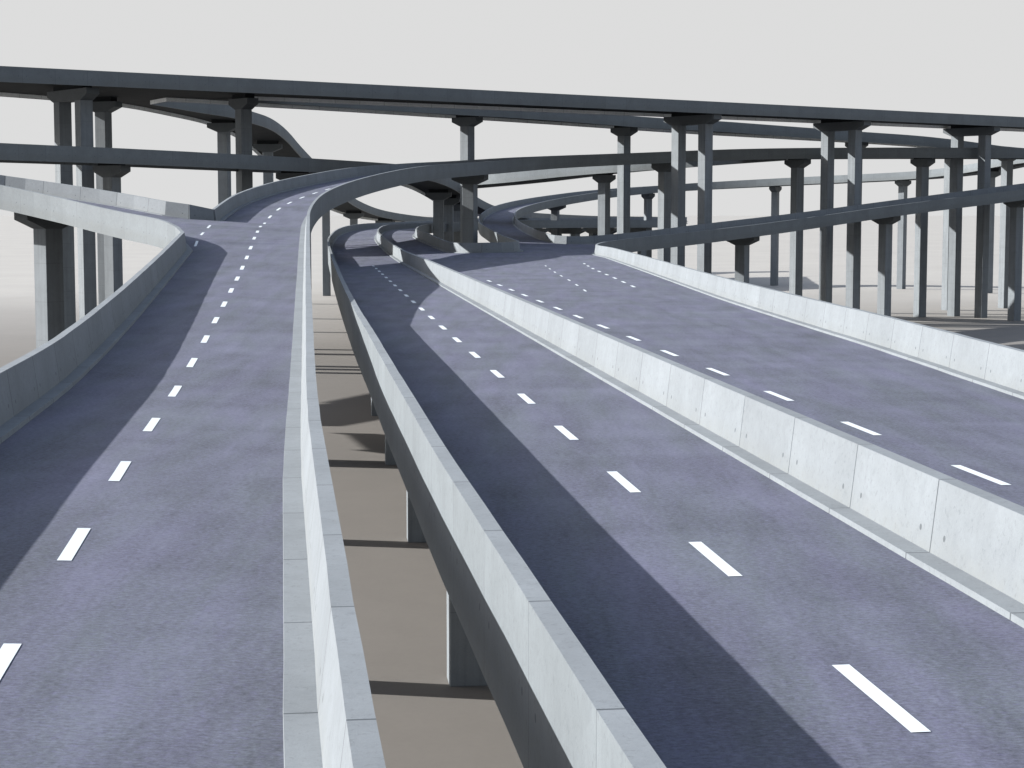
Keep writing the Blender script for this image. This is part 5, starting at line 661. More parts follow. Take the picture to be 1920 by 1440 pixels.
PIERS = [
  (-54.37, 233.36, 34.00, -2.4796, 2, 11.4, 1.65,
   'leftmost tall twin column pier, dark, under the highest viaduct near the left edge',
   'tall piers carrying the highest viaduct'),
  (28.32, 295.97, 34.00, -2.4796, 2, 11.4, 1.65,
   'tall twin column pier right of centre, leftmost of three twins on the right',
   'tall piers carrying the highest viaduct'),
  (55.53, 317.17, 34.00, -2.4796, 2, 11.4, 1.65,
   'tall twin column pier under the highest viaduct, middle one of three on the right',
   'tall piers carrying the highest viaduct'),
  (82.53, 338.22, 34.00, -2.4796, 2, 11.4, 1.65,
   'tall twin column pier under the highest viaduct, rightmost of three on the right',
   'tall piers carrying the highest viaduct'),
  (-35.85, 251.47, 34.00, -2.4796, 1, 5.0, 1.65,
   'single tall pier under the highest viaduct where it forks, left of centre',
   'tall piers carrying the highest viaduct'),
  (-55.26, 254.60, 33.78, 1.1856, 1, 5.0, 1.65,
   'single tall pier just right of the leftmost twin column pier',
   'tall piers carrying the highest viaduct'),
  (-45.62, 297.88, 32.97, 1.3581, 1, 5.0, 1.65,
   'tall pier of the descending ramp, just left of the dark fork pier',
   'piers of the curved descending ramp'),
  (-43.31, 333.68, 30.94, 1.5745, 1, 5.0, 1.65,
   'capped pier framed inside the bend of the descending ramp, right of the fork pier',
   'piers of the curved descending ramp'),
  (-42.36, 386.09, 25.27, 1.5602, 1, 5.0, 1.65,
   'tall far pier touching the left road parapet, above the ground gap',
   'piers of the curved descending ramp'),
  (-42.07, 423.94, 22.03, 1.5648, 1, 5.0, 1.65,
   'tall far pier second to the right of the left road parapet',
   'piers of the curved descending ramp'),
  (-39.60, 468.93, 18.62, 1.4213, 1, 5.0, 1.65,
   'short looking pier under the far bend of the descending ramp, left of its companion',
   'piers of the curved descending ramp'),
  (-33.52, 495.38, 16.67, 1.2234, 1, 5.0, 1.65,
   'short looking pier at the low end of the far bend of the descending ramp',
   'piers of the curved descending ramp'),
  (-7.05, 296.85, 33.80, 0.8941, 1, 5.0, 1.65,
   'slim tall pier standing above the central pier cluster, sunlit on its left edge',
   'piers under the second high viaduct'),
  (19.34, 324.78, 33.42, 0.7166, 1, 5.0, 1.65,
   'slim tall pier right of centre with a bright sunlit left face',
   'piers under the second high viaduct'),
  (64.42, 351.57, 31.99, 0.4488, 1, 5.0, 1.65,
   'pier of the second high viaduct half hidden behind the middle right twin columns',
   'piers under the second high viaduct'),
  (84.41, 361.85, 31.14, 0.5145, 1, 5.0, 1.65,
   'pier under the second high viaduct seen beside the rightmost twin columns',
   'piers under the second high viaduct'),
  (97.35, 369.39, 30.32, 0.5256, 1, 5.0, 1.65,
   'sunlit pier under the second high viaduct near the right edge of the photo',
   'piers under the second high viaduct'),
  (-47.99, 225.19, 24.51, -2.1573, 1, 4.7, 1.55,
   'wide capped pier of the level viaduct on the left, right of the tall columns',
   'piers of the long level viaduct on the left'),
  (-29.86, 258.37, 24.29, -1.8837, 1, 5.0, 1.65,
   'dark pier cap of the level viaduct peeking over the left road parapet',
   'piers of the long level viaduct on the left'),
  (-14.26, 363.72, 22.68, -1.6104, 1, 5.0, 2.00,
   'far pier of the level viaduct in the centre cluster, leftmost column',
   'piers of the long level viaduct on the left'),
  (-13.30, 386.68, 21.75, -1.6134, 1, 5.0, 2.30,
   'far pier of the level viaduct seen through the centre cluster, second column',
   'piers of the long level viaduct on the left'),
  (-12.12, 409.87, 20.60, -1.6396, 1, 5.0, 2.30,
   'far pier of the level viaduct in the centre cluster, third column from the left',
   'piers of the long level viaduct on the left'),
  (18.77, 574.61, 15.95, -2.0821, 1, 5.0, 1.65,
   'small far pier under the low end of the level viaduct, left one',
   'piers of the long level viaduct on the left'),
  (35.60, 594.54, 15.61, -2.6040, 1, 5.0, 1.65,
   'small far pier under the low end of the level viaduct, right one',
   'piers of the long level viaduct on the left'),
  (-36.11, 145.71, 19.11, 2.4533, 1, 5.0, 1.60,
   'large pier under the slip road at the left edge, sunlit left face',
   'piers of the left slip road'),
  (-12.06, 74.72, 13.91, -1.4611, 1, 5.0, 1.65,
   'pier under the left road nearest the camera',
   'piers of the curving left road'),
  (-15.64, 107.49, 15.21, -1.4627, 1, 5.0, 1.65,
   'second pier under the left road from the camera',
   'piers of the curving left road'),
  (-19.19, 140.50, 16.82, -1.4671, 1, 5.0, 1.65,
   'third pier under the left road from the camera',
   'piers of the curving left road'),
  (-6.05, 269.77, 24.32, -1.9099, 1, 5.0, 1.75,
   'pier with wide cap carrying the bend of the left road at the photo centre',
   'piers of the curving left road'),
  (25.13, 308.49, 26.91, -2.5287, 1, 5.0, 1.65,
   'pier of the bending road standing left of the first right hand twin columns',
   'piers of the curving left road'),
  (49.31, 324.45, 27.96, -2.5778, 1, 5.0, 1.65,
   'pier of the bending road right of the lone far pier, left of middle twins',
   'piers of the curving left road'),
  (73.85, 337.87, 28.46, -2.7020, 1, 5.0, 1.65,
   'pier of the bending road between the middle and rightmost twin column piers',
   'piers of the curving left road'),
  (16.72, 340.70, 25.65, 2.4883, 1, 5.0, 1.65,
   'sunlit stocky pier under the link road, just left of the slim tall pier',
   'piers of the long level viaduct on the left'),
  (35.04, 284.75, 15.36, -2.2006, 1, 5.0, 1.65,
   'dark pier under the rising right ramp, nearest its start',
   'piers of the rising right ramp'),
  (61.99, 310.85, 18.35, -2.5046, 1, 5.0, 1.65,
   'pier under the rising right ramp, in the middle of the right half',
   'piers of the rising right ramp'),
  (87.95, 326.61, 21.16, -2.6437, 1, 5.0, 1.65,
   'pier under the rising right ramp at the right edge of the photo',
   'piers of the rising right ramp'),
  (10.50, 455.16, 20.74, -1.9464, 1, 5.0, 1.65,
   'short pier under the inside of the far loop ramp, right of its bend',
   'piers of the far loop ramp'),
  (35.47, 489.07, 23.71, -2.7963, 1, 5.0, 1.65,
   'slim far pier of the loop ramp behind the tall piers right of centre',
   'piers of the far loop ramp'),
  (67.79, 482.97, 25.48, 2.6690, 1, 5.0, 1.65,
   'lone slim far pier without visible cap, right of the first twin columns',
   'piers of the far loop ramp'),
  (96.10, 461.33, 26.63, 2.3988, 1, 5.0, 1.65,
   'far slim pier with a brilliant sunlit face on the right',
   'piers of the far loop ramp'),
  (111.55, 437.87, 28.34, 1.9433, 1, 5.0, 1.65,
   'far pier of the loop ramp next to the rightmost twin columns',
   'piers of the far loop ramp'),
  (1.83, 74.84, 13.25, 1.6765, 3, 12.4, 1.65,
   'pier seen in the ground gap, the one nearest the camera',
   'piers of the main lower viaduct'),
  (-1.66, 107.65, 13.25, 1.6767, 3, 12.4, 1.65,
   'second pier from the camera in the ground gap',
   'piers of the main lower viaduct'),
  (-5.17, 140.71, 13.25, 1.6767, 3, 12.4, 1.65,
   'third pier from the camera in the ground gap',
   'piers of the main lower viaduct'),
  (-8.78, 174.52, 13.21, 1.6772, 3, 12.4, 1.65,
   'fourth and farthest pier in the ground gap',
   'piers of the main lower viaduct'),
  (3.23, 444.89, 15.09, -2.1727, 2, 12.0, 1.65,
   'broad far pier under the low roads inside the loop, leftmost',
   'piers of the main lower viaduct'),
  (13.24, 457.01, 15.05, -2.3555, 2, 12.0, 1.65,
   'broad far pier under the low roads inside the loop, middle left',
   'piers of the main lower viaduct'),
  (22.11, 464.70, 15.02, -2.5027, 2, 12.0, 1.65,
   'broad far pier under the low roads inside the loop, middle right',
   'piers of the main lower viaduct'),
  (30.89, 470.45, 14.99, -2.5942, 2, 12.0, 1.65,
   'broad far pier under the low roads inside the loop, rightmost',
   'piers of the main lower viaduct'),
]
LANES = {}
LANES['R1'] = []
LANES['R1'].append([
  (128.95, 359.51, 29.51), (127.03, 358.80, 29.51), (125.11, 358.08, 29.50), (123.18, 357.37, 29.50), (121.25, 356.67, 29.49), (119.33, 355.96, 29.49),
  (117.40, 355.26, 29.48), (115.47, 354.56, 29.48), (113.54, 353.86, 29.48), (111.61, 353.15, 29.47), (109.69, 352.44, 29.46), (107.76, 351.73, 29.46),
  (105.84, 351.02, 29.45), (103.92, 350.30, 29.45), (102.00, 349.57, 29.44), (100.08, 348.83, 29.43), (98.17, 348.08, 29.42), (96.26, 347.33, 29.41),
  (94.36, 346.56, 29.40), (92.46, 345.78, 29.39), (90.57, 344.99, 29.37), (88.68, 344.19, 29.36), (86.79, 343.38, 29.34), (84.90, 342.57, 29.32),
  (83.02, 341.75, 29.31), (81.14, 340.92, 29.29), (79.27, 340.08, 29.27), (77.40, 339.24, 29.25), (75.53, 338.38, 29.23), (73.67, 337.51, 29.20),
  (71.82, 336.63, 29.18), (69.97, 335.74, 29.15), (68.13, 334.83, 29.12), (66.30, 333.91, 29.09), (64.47, 332.97, 29.06), (62.66, 332.01, 29.03),
  (60.85, 331.04, 28.99), (59.06, 330.04, 28.95), (57.28, 329.02, 28.91), (55.51, 327.98, 28.87), (53.76, 326.92, 28.83), (52.01, 325.84, 28.78),
  (50.27, 324.75, 28.73), (48.53, 323.65, 28.68), (46.81, 322.55, 28.63), (45.09, 321.43, 28.58), (43.37, 320.31, 28.52), (41.65, 319.18, 28.46),
  (39.94, 318.06, 28.39), (38.22, 316.93, 28.33), (36.51, 315.81, 28.25), (34.79, 314.69, 28.18), (33.07, 313.56, 28.09), (31.36, 312.43, 28.00),
  (29.66, 311.30, 27.91), (27.96, 310.14, 27.81), (26.27, 308.98, 27.71), (24.59, 307.80, 27.62), (22.93, 306.61, 27.52), (21.27, 305.40, 27.42),
  (19.62, 304.18, 27.33), (18.00, 302.93, 27.23), (16.41, 301.64, 27.13), (14.84, 300.31, 27.04), (13.32, 298.95, 26.94), (11.82, 297.55, 26.84),
  (10.36, 296.11, 26.74), (8.93, 294.64, 26.64), (7.55, 293.12, 26.54), (6.22, 291.56, 26.43), (4.95, 289.96, 26.33), (3.74, 288.30, 26.22),
  (2.58, 286.61, 26.11), (1.48, 284.88, 25.99), (0.43, 283.12, 25.87), (-0.57, 281.33, 25.75), (-1.53, 279.52, 25.63), (-2.45, 277.69, 25.52),
  (-3.33, 275.84, 25.40), (-4.15, 273.96, 25.30), (-4.93, 272.07, 25.19), (-5.65, 270.15, 25.10), (-6.31, 268.21, 25.01), (-6.92, 266.25, 24.92),
  (-7.49, 264.28, 24.83), (-8.02, 262.30, 24.75), (-8.52, 260.31, 24.67), (-9.01, 258.32, 24.59), (-9.48, 256.32, 24.51), (-9.96, 254.33, 24.42),
  (-10.42, 252.33, 24.34), (-10.89, 250.33, 24.25), (-11.34, 248.33, 24.16), (-11.78, 246.33, 24.08), (-12.21, 244.32, 23.99), (-12.62, 242.32, 23.91),
  (-13.02, 240.31, 23.82), (-13.41, 238.29, 23.73), (-13.79, 236.28, 23.64), (-14.15, 234.26, 23.54), (-14.50, 232.24, 23.45), (-14.83, 230.21, 23.35),
  (-15.14, 228.19, 23.25), (-15.44, 226.16, 23.14), (-15.72, 224.13, 23.04), (-16.00, 222.10, 22.93), (-16.28, 220.07, 22.82), (-16.57, 218.04, 22.70),
  (-16.86, 216.01, 22.57), (-17.16, 213.99, 22.45), (-17.47, 211.96, 22.31), (-17.78, 209.94, 22.18), (-18.08, 207.91, 22.04), (-18.36, 205.88, 21.91),
  (-18.62, 203.85, 21.77), (-18.85, 201.81, 21.64), (-19.05, 199.78, 21.52), (-19.23, 197.74, 21.40), (-19.39, 195.69, 21.27), (-19.54, 193.65, 21.15),
  (-19.67, 191.60, 21.03), (-19.80, 189.56, 20.90), (-19.93, 187.52, 20.77), (-20.05, 185.47, 20.64), (-20.17, 183.43, 20.50), (-20.28, 181.38, 20.37),
  (-20.38, 179.34, 20.23), (-20.47, 177.29, 20.08), (-20.54, 175.25, 19.94), (-20.59, 173.20, 19.79), (-20.62, 171.15, 19.65), (-20.64, 169.10, 19.50),
  (-20.64, 167.06, 19.34), (-20.62, 165.01, 19.17), (-20.59, 162.97, 18.99), (-20.54, 160.93, 18.81), (-20.46, 158.88, 18.63), (-20.35, 156.84, 18.47),
  (-20.23, 154.79, 18.32), (-20.08, 152.75, 18.18), (-19.92, 150.71, 18.05), (-19.74, 148.67, 17.93), (-19.55, 146.63, 17.83), (-19.36, 144.59, 17.74),
  (-19.15, 142.55, 17.65), (-18.93, 140.51, 17.57), (-18.72, 138.47, 17.49), (-18.50, 136.43, 17.41), (-18.28, 134.39, 17.32), (-18.06, 132.35, 17.23),
  (-17.84, 130.31, 17.14), (-17.63, 128.27, 17.04), (-17.41, 126.23, 16.94), (-17.19, 124.20, 16.84), (-16.97, 122.16, 16.73), (-16.75, 120.12, 16.62),
  (-16.54, 118.08, 16.51), (-16.32, 116.04, 16.40), (-16.09, 114.01, 16.29), (-15.87, 111.97, 16.18), (-15.65, 109.93, 16.08), (-15.43, 107.89, 15.97),
  (-15.21, 105.86, 15.87), (-14.99, 103.82, 15.78), (-14.77, 101.78, 15.68), (-14.54, 99.74, 15.59), (-14.32, 97.70, 15.51), (-14.10, 95.66, 15.42),
  (-13.88, 93.62, 15.34), (-13.66, 91.58, 15.26), (-13.44, 89.55, 15.18), (-13.21, 87.51, 15.11), (-12.99, 85.47, 15.03), (-12.77, 83.43, 14.96),
  (-12.54, 81.39, 14.89), (-12.32, 79.35, 14.81), (-12.10, 77.31, 14.74), (-11.87, 75.27, 14.68), (-11.65, 73.23, 14.61), (-11.42, 71.19, 14.54),
  (-11.20, 69.16, 14.48), (-10.97, 67.12, 14.42), (-10.74, 65.08, 14.36), (-10.52, 63.04, 14.30), (-10.29, 61.00, 14.25), (-10.07, 58.96, 14.19),
  (-9.85, 56.92, 14.14), (-9.62, 54.88, 14.09), (-9.40, 52.84, 14.05), (-9.17, 50.80, 14.02), (-8.95, 48.76, 13.99), (-8.72, 46.72, 13.98),
  (-8.50, 44.68, 13.98), (-8.27, 42.64, 13.98), (-8.04, 40.60, 13.98), (-7.81, 38.56, 13.98), (-7.58, 36.52, 13.98), (-7.33, 34.48, 13.98),
  (-7.09, 32.45, 13.98), (-6.84, 30.41, 13.98), (-6.59, 28.37, 13.97), (-6.34, 26.34, 13.97), (-6.09, 24.30, 13.97), (-5.84, 22.26, 13.96),
  (-5.59, 20.22, 13.96), (-5.34, 18.18, 13.95), (-5.09, 16.15, 13.94), (-4.84, 14.11, 13.93), (-4.58, 12.07, 13.93), (-4.32, 10.04, 13.94),
  (-4.06, 8.00, 13.95), (-3.81, 5.97, 13.97), (-3.56, 3.93, 13.99), (-3.32, 1.89, 14.00), (-3.08, -0.15, 14.00), (-2.86, -2.19, 14.01),
  (-2.64, -4.23, 14.01), (-2.42, -6.27, 14.01), (-2.21, -8.31, 14.00), (-2.00, -10.35, 14.00), (-1.78, -12.39, 14.00),
])
LANES['R1'].append([
  (-20.16, 119.00, 16.70), (-20.40, 121.00, 16.79), (-20.63, 123.00, 16.87), (-20.87, 124.99, 16.95), (-21.11, 126.99, 17.03), (-21.32, 128.99, 17.12),
  (-21.53, 130.99, 17.21), (-21.74, 132.99, 17.30), (-21.95, 134.99, 17.39), (-22.15, 136.99, 17.49), (-22.34, 139.00, 17.59), (-22.53, 141.00, 17.68),
  (-22.72, 143.00, 17.78),
])
LANES['A'] = []
LANES['A'].append([
  (7.28, -12.00, 14.00), (7.05, -9.96, 14.00), (6.83, -7.93, 14.00), (6.60, -5.89, 14.00), (6.38, -3.85, 14.00), (6.15, -1.81, 14.00),
  (5.93, 0.22, 14.00), (5.70, 2.26, 14.00), (5.48, 4.29, 13.99), (5.25, 6.33, 13.99), (5.02, 8.37, 13.98), (4.79, 10.40, 13.97),
  (4.56, 12.44, 13.97), (4.33, 14.48, 13.97), (4.10, 16.51, 13.97), (3.87, 18.55, 13.97), (3.63, 20.59, 13.98), (3.40, 22.62, 13.98),
  (3.17, 24.66, 13.98), (2.94, 26.69, 13.98), (2.71, 28.73, 13.99), (2.48, 30.77, 13.99), (2.25, 32.80, 13.99), (2.03, 34.84, 13.99),
  (1.81, 36.88, 13.99), (1.58, 38.91, 13.99), (1.36, 40.95, 13.99), (1.13, 42.99, 13.99), (0.91, 45.02, 14.00), (0.68, 47.06, 14.00),
  (0.46, 49.10, 14.00), (0.24, 51.14, 14.00), (0.02, 53.17, 14.00), (-0.20, 55.21, 14.00), (-0.43, 57.25, 14.00), (-0.65, 59.28, 14.00),
  (-0.87, 61.32, 14.00), (-1.10, 63.36, 14.00), (-1.32, 65.40, 14.00), (-1.55, 67.43, 14.00), (-1.77, 69.47, 14.00), (-2.00, 71.51, 14.00),
  (-2.22, 73.54, 14.00), (-2.44, 75.58, 14.00), (-2.67, 77.62, 14.00), (-2.88, 79.66, 14.00), (-3.11, 81.69, 14.00), (-3.33, 83.73, 14.00),
  (-3.54, 85.77, 14.00), (-3.76, 87.81, 14.00), (-3.98, 89.84, 14.00), (-4.20, 91.88, 14.00), (-4.42, 93.92, 14.01), (-4.64, 95.95, 14.01),
  (-4.86, 97.99, 14.01), (-5.08, 100.03, 14.01), (-5.30, 102.07, 14.01), (-5.51, 104.11, 14.01), (-5.73, 106.14, 14.01), (-5.95, 108.18, 14.01),
  (-6.17, 110.22, 14.01), (-6.39, 112.26, 14.01), (-6.61, 114.29, 14.01), (-6.82, 116.33, 14.01), (-7.04, 118.37, 14.01), (-7.26, 120.41, 14.01),
  (-7.47, 122.44, 14.01), (-7.69, 124.48, 14.01), (-7.91, 126.52, 14.01), (-8.12, 128.56, 14.01), (-8.34, 130.60, 14.01), (-8.55, 132.63, 14.01),
  (-8.77, 134.67, 14.01), (-8.98, 136.71, 14.01), (-9.20, 138.75, 14.01), (-9.42, 140.78, 14.01), (-9.63, 142.82, 14.00), (-9.85, 144.86, 14.00),
  (-10.06, 146.90, 14.00), (-10.28, 148.94, 14.00), (-10.49, 150.97, 14.00), (-10.71, 153.01, 14.00), (-10.92, 155.05, 14.00), (-11.14, 157.09, 13.99),
  (-11.35, 159.13, 13.99), (-11.57, 161.16, 13.99), (-11.79, 163.20, 13.99), (-12.00, 165.24, 13.99), (-12.22, 167.28, 13.99), (-12.43, 169.32, 13.99),
  (-12.65, 171.35, 13.99), (-12.87, 173.39, 13.99), (-13.08, 175.43, 14.00),
])
LANES['A'].append([
  (10.07, 25.96, 14.00), (9.82, 28.01, 14.00), (9.57, 30.06, 14.00), (9.32, 32.11, 14.00), (9.07, 34.16, 14.00), (8.84, 36.21, 14.00),
  (8.61, 38.27, 14.00), (8.38, 40.32, 14.00), (8.16, 42.37, 14.00), (7.94, 44.43, 14.00), (7.73, 46.48, 14.00), (7.51, 48.53, 14.00),
  (7.30, 50.59, 14.00), (7.08, 52.64, 14.00), (6.87, 54.70, 14.00), (6.65, 56.75, 14.00), (6.42, 58.80, 14.00), (6.19, 60.86, 14.00),
  (5.95, 62.91, 14.00), (5.72, 64.96, 14.00), (5.50, 67.02, 14.00), (5.29, 69.07, 14.00), (5.09, 71.13, 14.00), (4.89, 73.18, 14.00),
  (4.68, 75.24, 14.00), (4.46, 77.29, 14.00), (4.23, 79.34, 14.00), (4.00, 81.40, 14.00), (3.77, 83.45, 14.00), (3.55, 85.50, 14.00),
  (3.34, 87.56, 14.00), (3.13, 89.61, 14.00), (2.92, 91.67, 14.00), (2.71, 93.72, 14.00), (2.50, 95.78, 14.00), (2.29, 97.83, 14.00),
  (2.07, 99.89, 14.00), (1.86, 101.94, 14.00), (1.64, 104.00, 14.00), (1.42, 106.05, 14.00), (1.20, 108.10, 14.00), (0.99, 110.16, 14.00),
  (0.78, 112.21, 14.00), (0.56, 114.27, 14.00), (0.35, 116.32, 14.00), (0.14, 118.38, 14.00), (-0.07, 120.43, 14.00), (-0.29, 122.48, 14.00),
  (-0.50, 124.54, 14.00), (-0.71, 126.59, 14.00), (-0.93, 128.65, 14.00), (-1.15, 130.70, 14.00), (-1.36, 132.76, 14.00), (-1.58, 134.81, 14.00),
  (-1.80, 136.86, 14.00), (-2.02, 138.92, 14.00), (-2.23, 140.97, 14.00), (-2.45, 143.03, 14.00),
])
LANES['A'].append([
  (4.72, 116.42, 14.00), (4.67, 118.46, 14.00), (4.63, 120.50, 14.00), (4.58, 122.54, 14.00), (4.54, 124.58, 14.00), (4.49, 126.62, 14.00),
  (4.44, 128.66, 14.00), (4.39, 130.69, 14.00), (4.33, 132.73, 14.00), (4.27, 134.77, 14.00), (4.21, 136.81, 14.00), (4.14, 138.85, 14.00),
  (4.06, 140.89, 14.00), (3.98, 142.93, 14.00), (3.91, 144.97, 14.00), (3.83, 147.00, 14.00), (3.76, 149.04, 14.00), (3.69, 151.08, 14.00),
  (3.62, 153.12, 14.00), (3.56, 155.16, 14.00), (3.51, 157.20, 14.00), (3.45, 159.24, 14.00), (3.40, 161.28, 14.00), (3.35, 163.32, 14.00),
  (3.30, 165.36, 14.00), (3.26, 167.40, 14.00), (3.21, 169.43, 14.00), (3.16, 171.47, 14.00), (3.12, 173.51, 14.00), (3.07, 175.55, 14.00),
  (3.02, 177.59, 14.00), (2.97, 179.63, 14.00),
])
LANES['A'].append([
  (8.34, 117.20, 14.00), (8.30, 119.27, 14.00), (8.26, 121.34, 14.00), (8.22, 123.40, 14.00), (8.18, 125.47, 14.00), (8.13, 127.54, 14.00),
  (8.09, 129.61, 14.00), (8.04, 131.68, 14.00), (7.99, 133.75, 14.00), (7.94, 135.81, 14.00), (7.89, 137.88, 14.00), (7.83, 139.95, 14.00),
  (7.78, 142.02, 14.00), (7.73, 144.09, 14.00), (7.67, 146.15, 14.00), (7.61, 148.22, 14.00), (7.54, 150.29, 14.00), (7.48, 152.36, 14.00),
  (7.41, 154.43, 14.00), (7.35, 156.49, 14.00), (7.29, 158.56, 14.00), (7.23, 160.63, 14.00), (7.18, 162.70, 14.00), (7.13, 164.76, 14.00),
  (7.10, 166.83, 14.00), (7.07, 168.90, 14.00), (7.04, 170.97, 14.00), (7.02, 173.04, 14.00), (7.01, 175.11, 14.00), (7.00, 177.18, 14.00),
  (6.98, 179.25, 14.00), (6.97, 181.31, 14.00), (6.96, 183.38, 14.00),
])
R = math.radians

# ------------------------------------------------------------------ materials
def new_mat(name):
    m = bpy.data.materials.new(name); m.use_nodes = True
    nt = m.node_tree; nt.nodes.clear()
    out = nt.nodes.new('ShaderNodeOutputMaterial')
    p = nt.nodes.new('ShaderNodeBsdfPrincipled')
    nt.links.new(p.outputs[0], out.inputs[0])
    return m, nt, p

class N:
    """tiny node helper"""
    def __init__(s, nt): s.nt = nt
    def put(s, sock, v):
        if v is None: return
        if isinstance(v, (int, float)): sock.default_value = v
        elif isinstance(v, tuple): sock.default_value = v
        else: s.nt.links.new(v, sock)
    def math(s, op, a, b=None, c=None, clamp=False):
        n = s.nt.nodes.new('ShaderNodeMath'); n.operation = op; n.use_clamp = clamp
        s.put(n.inputs[0], a); s.put(n.inputs[1], b); s.put(n.inputs[2], c)
        return n.outputs[0]
    def noise(s, vec, scale, detail=4, rough=.55, dist=0):
        n = s.nt.nodes.new('ShaderNodeTexNoise')
        n.inputs['Scale'].default_value = scale; n.inputs['Detail'].default_value = detail
        n.inputs['Roughness'].default_value = rough; n.inputs['Distortion'].default_value = dist
        s.put(n.inputs['Vector'], vec); return n.outputs[0]
    def mapr(s, v, a, b, c, d):
        n = s.nt.nodes.new('ShaderNodeMapRange'); s.put(n.inputs[0], v)
        for i, q in enumerate((a, b, c, d)): n.inputs[i + 1].default_value = q
        return n.outputs[0]
    def mix(s, f, a, b, mode='MIX'):
        n = s.nt.nodes.new('ShaderNodeMix'); n.data_type = 'RGBA'; n.blend_type = mode
        s.put(n.inputs[0], f); s.put(n.inputs[6], a); s.put(n.inputs[7], b)
        return n.outputs[2]
    def sep(s, v):
        n = s.nt.nodes.new('ShaderNodeSeparateXYZ'); s.put(n.inputs[0], v); return n.outputs
    def comb(s, x, y, z):
        n = s.nt.nodes.new('ShaderNodeCombineXYZ')
        for i, q in enumerate((x, y, z)): s.put(n.inputs[i], q)
        return n.outputs[0]
    def coord(s, k='Object'):
        return s.nt.nodes.new('ShaderNodeTexCoord').outputs[k]
    def geo(s): return s.nt.nodes.new('ShaderNodeNewGeometry').outputs['Position']
    def bump(s, h, st, dist=.02):
        n = s.nt.nodes.new('ShaderNodeBump'); n.inputs['Strength'].default_value = st
        n.inputs['Distance'].default_value = dist; s.put(n.inputs['Height'], h); return n.outputs[0]

def concrete(name, base, joints=True, period=4.1, spec=.35, seam=.78):
    m, nt, p = new_mat(name); n = N(nt)
    pos = n.geo()
    big = n.noise(pos, .45, 5, .6, .4)
    med = n.noise(pos, 3.5, 5, .65, .2)
    fine = n.noise(pos, 28, 3, .7)
    v = n.math('ADD', n.mapr(big, .3, .7, .90, 1.08), n.mapr(med, .3, .7, -.05, .05))
    v = n.math('ADD', v, n.mapr(fine, .3, .7, -.035, .035))
    col = n.mix(1.0, base + (1,), n.comb(v, v, v), 'MULTIPLY')
    # pale/darker mottling of the cast surface
    pit = n.noise(pos, 9.0, 6, .75, .6)
    pitm = n.mapr(pit, .55, .66, 0, .6)
    blotch = n.noise(pos, 2.2, 7, .72, 1.0)
    col = n.mix(n.mapr(blotch, .52, .72, 0, .42), col, (base[0]*.74, base[1]*.75, base[2]*.76, 1))
    col = n.mix(pitm, col, (base[0]*.62, base[1]*.62, base[2]*.62, 1))
    hgt = fine
    if joints:
        uv = n.sep(n.coord('UV'))
        u, w = uv[0], uv[1]
        fr = n.math('FRACT', n.math('DIVIDE', u, period))
        d = n.math('MULTIPLY', n.math('ABSOLUTE', n.math('SUBTRACT', fr, .5)), period)   # 0 at the joint
        line = n.math('LESS_THAN', d, .019)
        # per panel tone
        cell = n.nt.nodes.new('ShaderNodeTexWhiteNoise'); cell.noise_dimensions = '1D'
        n.put(cell.inputs['W'], n.math('FLOOR', n.math('ADD', n.math('DIVIDE', u, period), .5)))
        tone = n.mapr(cell.outputs[0], 0, 1, .955, 1.045)
        col = n.mix(1.0, col, n.comb(tone, tone, tone), 'MULTIPLY')
        # tie holes: two per panel, .5 m from the joint, .2 m up
        dx = n.math('SUBTRACT', d, .52); dy = n.math('SUBTRACT', w, .29)
        rr = n.math('SQRT', n.math('ADD', n.math('MULTIPLY', dx, dx), n.math('MULTIPLY', dy, dy)))
        hole = n.math('LESS_THAN', rr, .048)
        # streaks running down the face
        st = n.noise(n.comb(n.math('MULTIPLY', u, 7), n.math('MULTIPLY', w, .35), 0), 1, 4, .6)
        col = n.mix(n.mapr(st, .58, .75, 0, .22), col, (base[0]*.7, base[1]*.7, base[2]*.7, 1))
        dirt = n.mapr(w, .0, .42, .34, 0)
        dn = n.math('MULTIPLY', dirt, n.mapr(med, .35, .65, .2, 1))
        col = n.mix(dn, col, (base[0]*.72, base[1]*.66, base[2]*.55, 1))
        dark = n.math('MAXIMUM', n.math('MULTIPLY', line, seam), n.math('MULTIPLY', hole, .62))
        col = n.mix(dark, col, (.02, .025, .03, 1))
        hgt = n.math('SUBTRACT', fine, n.math('MULTIPLY', n.math('MAXIMUM', line, hole), 1.2))
    nt.links.new(col, p.inputs['Base Color'])
    p.inputs['Roughness'].default_value = .78
    p.inputs['Specular IOR Level'].default_value = spec
    nt.links.new(n.bump(hgt, .25, .01), p.inputs['Normal'])
    return m

def column_mat():
    m, nt, p = new_mat('column_concrete'); n = N(nt)
    pos = n.geo(); q = n.sep(pos)
    streak = n.noise(n.comb(n.math('MULTIPLY', q[0], 2.6), n.math('MULTIPLY', q[1], 2.6), n.math('MULTIPLY', q[2], .10)), 1, 5, .6)
    blot = n.noise(pos, .55, 5, .65, .5)
    fine = n.noise(pos, 14, 4, .7)
    v = n.math('ADD', n.mapr(streak, .3, .7, .86, 1.10), n.mapr(blot, .3, .7, -.09, .09))
    v = n.math('ADD', v, n.mapr(fine, .3, .7, -.05, .05))
    lift = n.math('FRACT', n.math('DIVIDE', q[2], 3.0))
    ln = n.math('LESS_THAN', lift, .012)
    v = n.math('SUBTRACT', v, n.math('MULTIPLY', ln, .22))
    b = (.150, .166, .178, 1)
    col = n.mix(1.0, b, n.comb(v, v, v), 'MULTIPLY')
    nt.links.new(col, p.inputs['Base Color'])
    p.inputs['Roughness'].default_value = .8; p.inputs['Specular IOR Level'].default_value = .3
    nt.links.new(n.bump(fine, .25, .015), p.inputs['Normal'])
    return m

